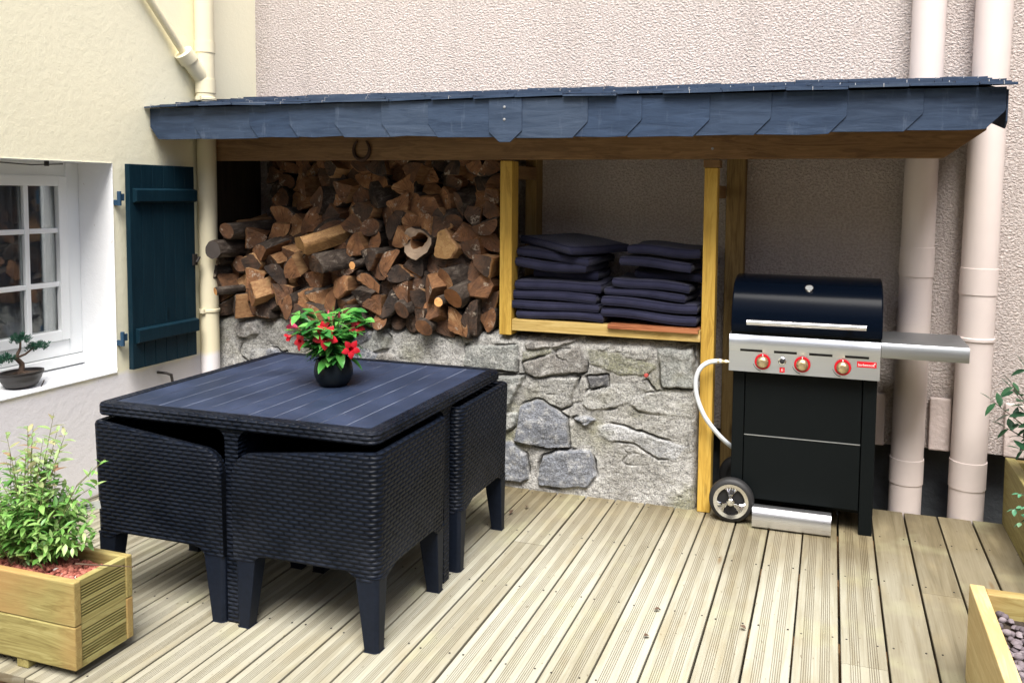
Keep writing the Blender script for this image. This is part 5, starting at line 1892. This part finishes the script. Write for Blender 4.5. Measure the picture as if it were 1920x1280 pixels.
def box_planter(label, x0, x1, y0, y1, z1, mat, group, gravel_z, endgrain):
    t = thing('planter', label, 'planter', ((x0 + x1) / 2, (y0 + y1) / 2, 0), 0, group)
    w_ = .042
    g = G(); g.box(x0, x0 + w_, y0, y1, .002, z1); g.build('side_board', mat, t, bevel=.004)
    g = G(); g.box(x1 - w_, x1, y0, y1, .002, z1); g.build('side_board', mat, t, bevel=.004)
    g = G(); g.box(x0 + w_ + .0005, x1 - w_ - .0005, y1 - w_ - .006, y1 - .006, .002, z1 - .004); g.build('end_board', wood_pine_x, t, bevel=.004)
    g = G(); g.box(x0 + w_ + .0005, x1 - w_ - .0005, y0 + .004, y0 + w_ + .004, .002, z1 - .004); g.build('end_board', wood_pine_x, t, bevel=.004)
    g = G(); g.box(x0 + w_, x1 - w_, y0 + w_ + .004, y1 - w_ - .006, .01, gravel_z - .008); g.build('soil', M_soil, t)
    return t


box_planter('pale pine planter with mauve grey gravel in the near right corner', .363, 1.00, -2.75, -1.118, .300, wood_pale_y, 'box planters along the right side', .235, True)
gravel('slate_gravel', .405, .958, -2.70, -1.162, .238, .0125, 1900, M_gravel_grey, 7, 'mauve grey stone gravel filling the near right planter')
g = G()
pebble(g, (.56, -1.25, .255), .042, random.Random(4))
tag(g.build('cobble', simple('pale_cobble', (.42, .42, .40), .85, nscale=60, nstr=.4, var=.2), smooth=60), 'pale grey cobble lying on the mauve gravel of the near planter', 'stone')
box_planter('olive brown pine planter with dark-leaved bush by the pink wall', .706, 1.30, -.78, .300, .305, wood_pine_y, 'box planters along the right side', .26, True)


def branchy(name, label, base, tips, L, wid, mat, n, seed, cat='plant'):
    global rs, gs
    rs = random.Random(seed)
    t = thing(name, label, cat, base)
    gs = G(); gl = G()
    b = Vector(base)
    for tp in tips:
        tip = Vector(tp)
        mid = (b + tip) / 2 + Vector((0, 0, .05))
        gs.tube([b, mid, tip], [.004, .003, .0015], 6)
        ax = (tip - mid).normalized()
        for q in range(n):
            f = .35 + .65 * (q + .5) / n
            p = b * (1 - f) ** 2 + mid * 2 * f * (1 - f) + tip * f * f
            a = q * 2.4 + rs.uniform(-.4, .4)
            s1 = ax.cross(Vector((.3, .5, .8))).normalized(); s2 = ax.cross(s1)
            d = s1 * math.cos(a) + s2 * math.sin(a) + ax * rs.uniform(.2, .7)
            l_ = L * rs.uniform(.75, 1.2)
            gl.leaf(p, d, (rs.uniform(-.3, .3), rs.uniform(-.6, 0), 1), l_, l_ * wid * rs.uniform(.85, 1.1), rs.uniform(.05, .35), .2)
        gl.leaf(tip, ax, (0, 0, 1), L, L * wid, .1, .2)
    gl.build('foliage', mat, t, smooth=80)
    gs.build('stems', M_stem_brown, t)
    return t


branchy('shrub', 'dark glossy-leaved bush reaching out over the far right planter', (.93, .02, .262),
        [(.60, .02, .615), (.66, -.02, .70), (.72, .06, .76), (.66, .05, .50), (.70, -.06, .60), (.80, .05, .78), (.70, -.05, .44), (.68, .08, .66), (.72, .0, .52), (1.0, .0, .72), (.95, -.12, .62), (.85, .06, .66)], .062, .46, M_leaf_dark, 12, 5, 'shrub')
branchy('seedling', 'small pale green sprig drooping over the far right planter edge', (.78, -.34, .262),
        [(.645, -.32, .34), (.63, -.30, .27), (.67, -.34, .30), (.65, -.31, .22)], .026, .72, leaf_mat('pale_sprig_leaf', [(.08, .30, .16), (.16, .42, .24), (.42, .26, .18)], .4), 7, 6)

# ------------------------------------------------------------------ dead leaves on the deck
rd = random.Random(6)
for x, y in ((-1.47, -.30), (-1.38, -.24), (-1.52, -.22), (-1.42, -.36), (-.62, -1.02), (-.60, -1.20), (-.30, -1.05), (-1.55, -1.30)):
    g = G()
    a = rd.uniform(0, 6)
    g.leaf((0, 0, .006), (math.cos(a), math.sin(a), .05), (0, 0, 1), .034 if y > -.5 else .022, .018, -.15, .6)
    o = g.build('dead_leaf', M_deadleaf); o.location = (x, y, .002)
    near = y > -.5
    tag(o, 'curled brown dead leaf on the deck between the far right chair and stone wall' if near else 'tiny dry leaf scrap on the bare open deck boards', 'dead leaf', 'dead leaves near the wall' if near else 'leaf scraps on the open deck')
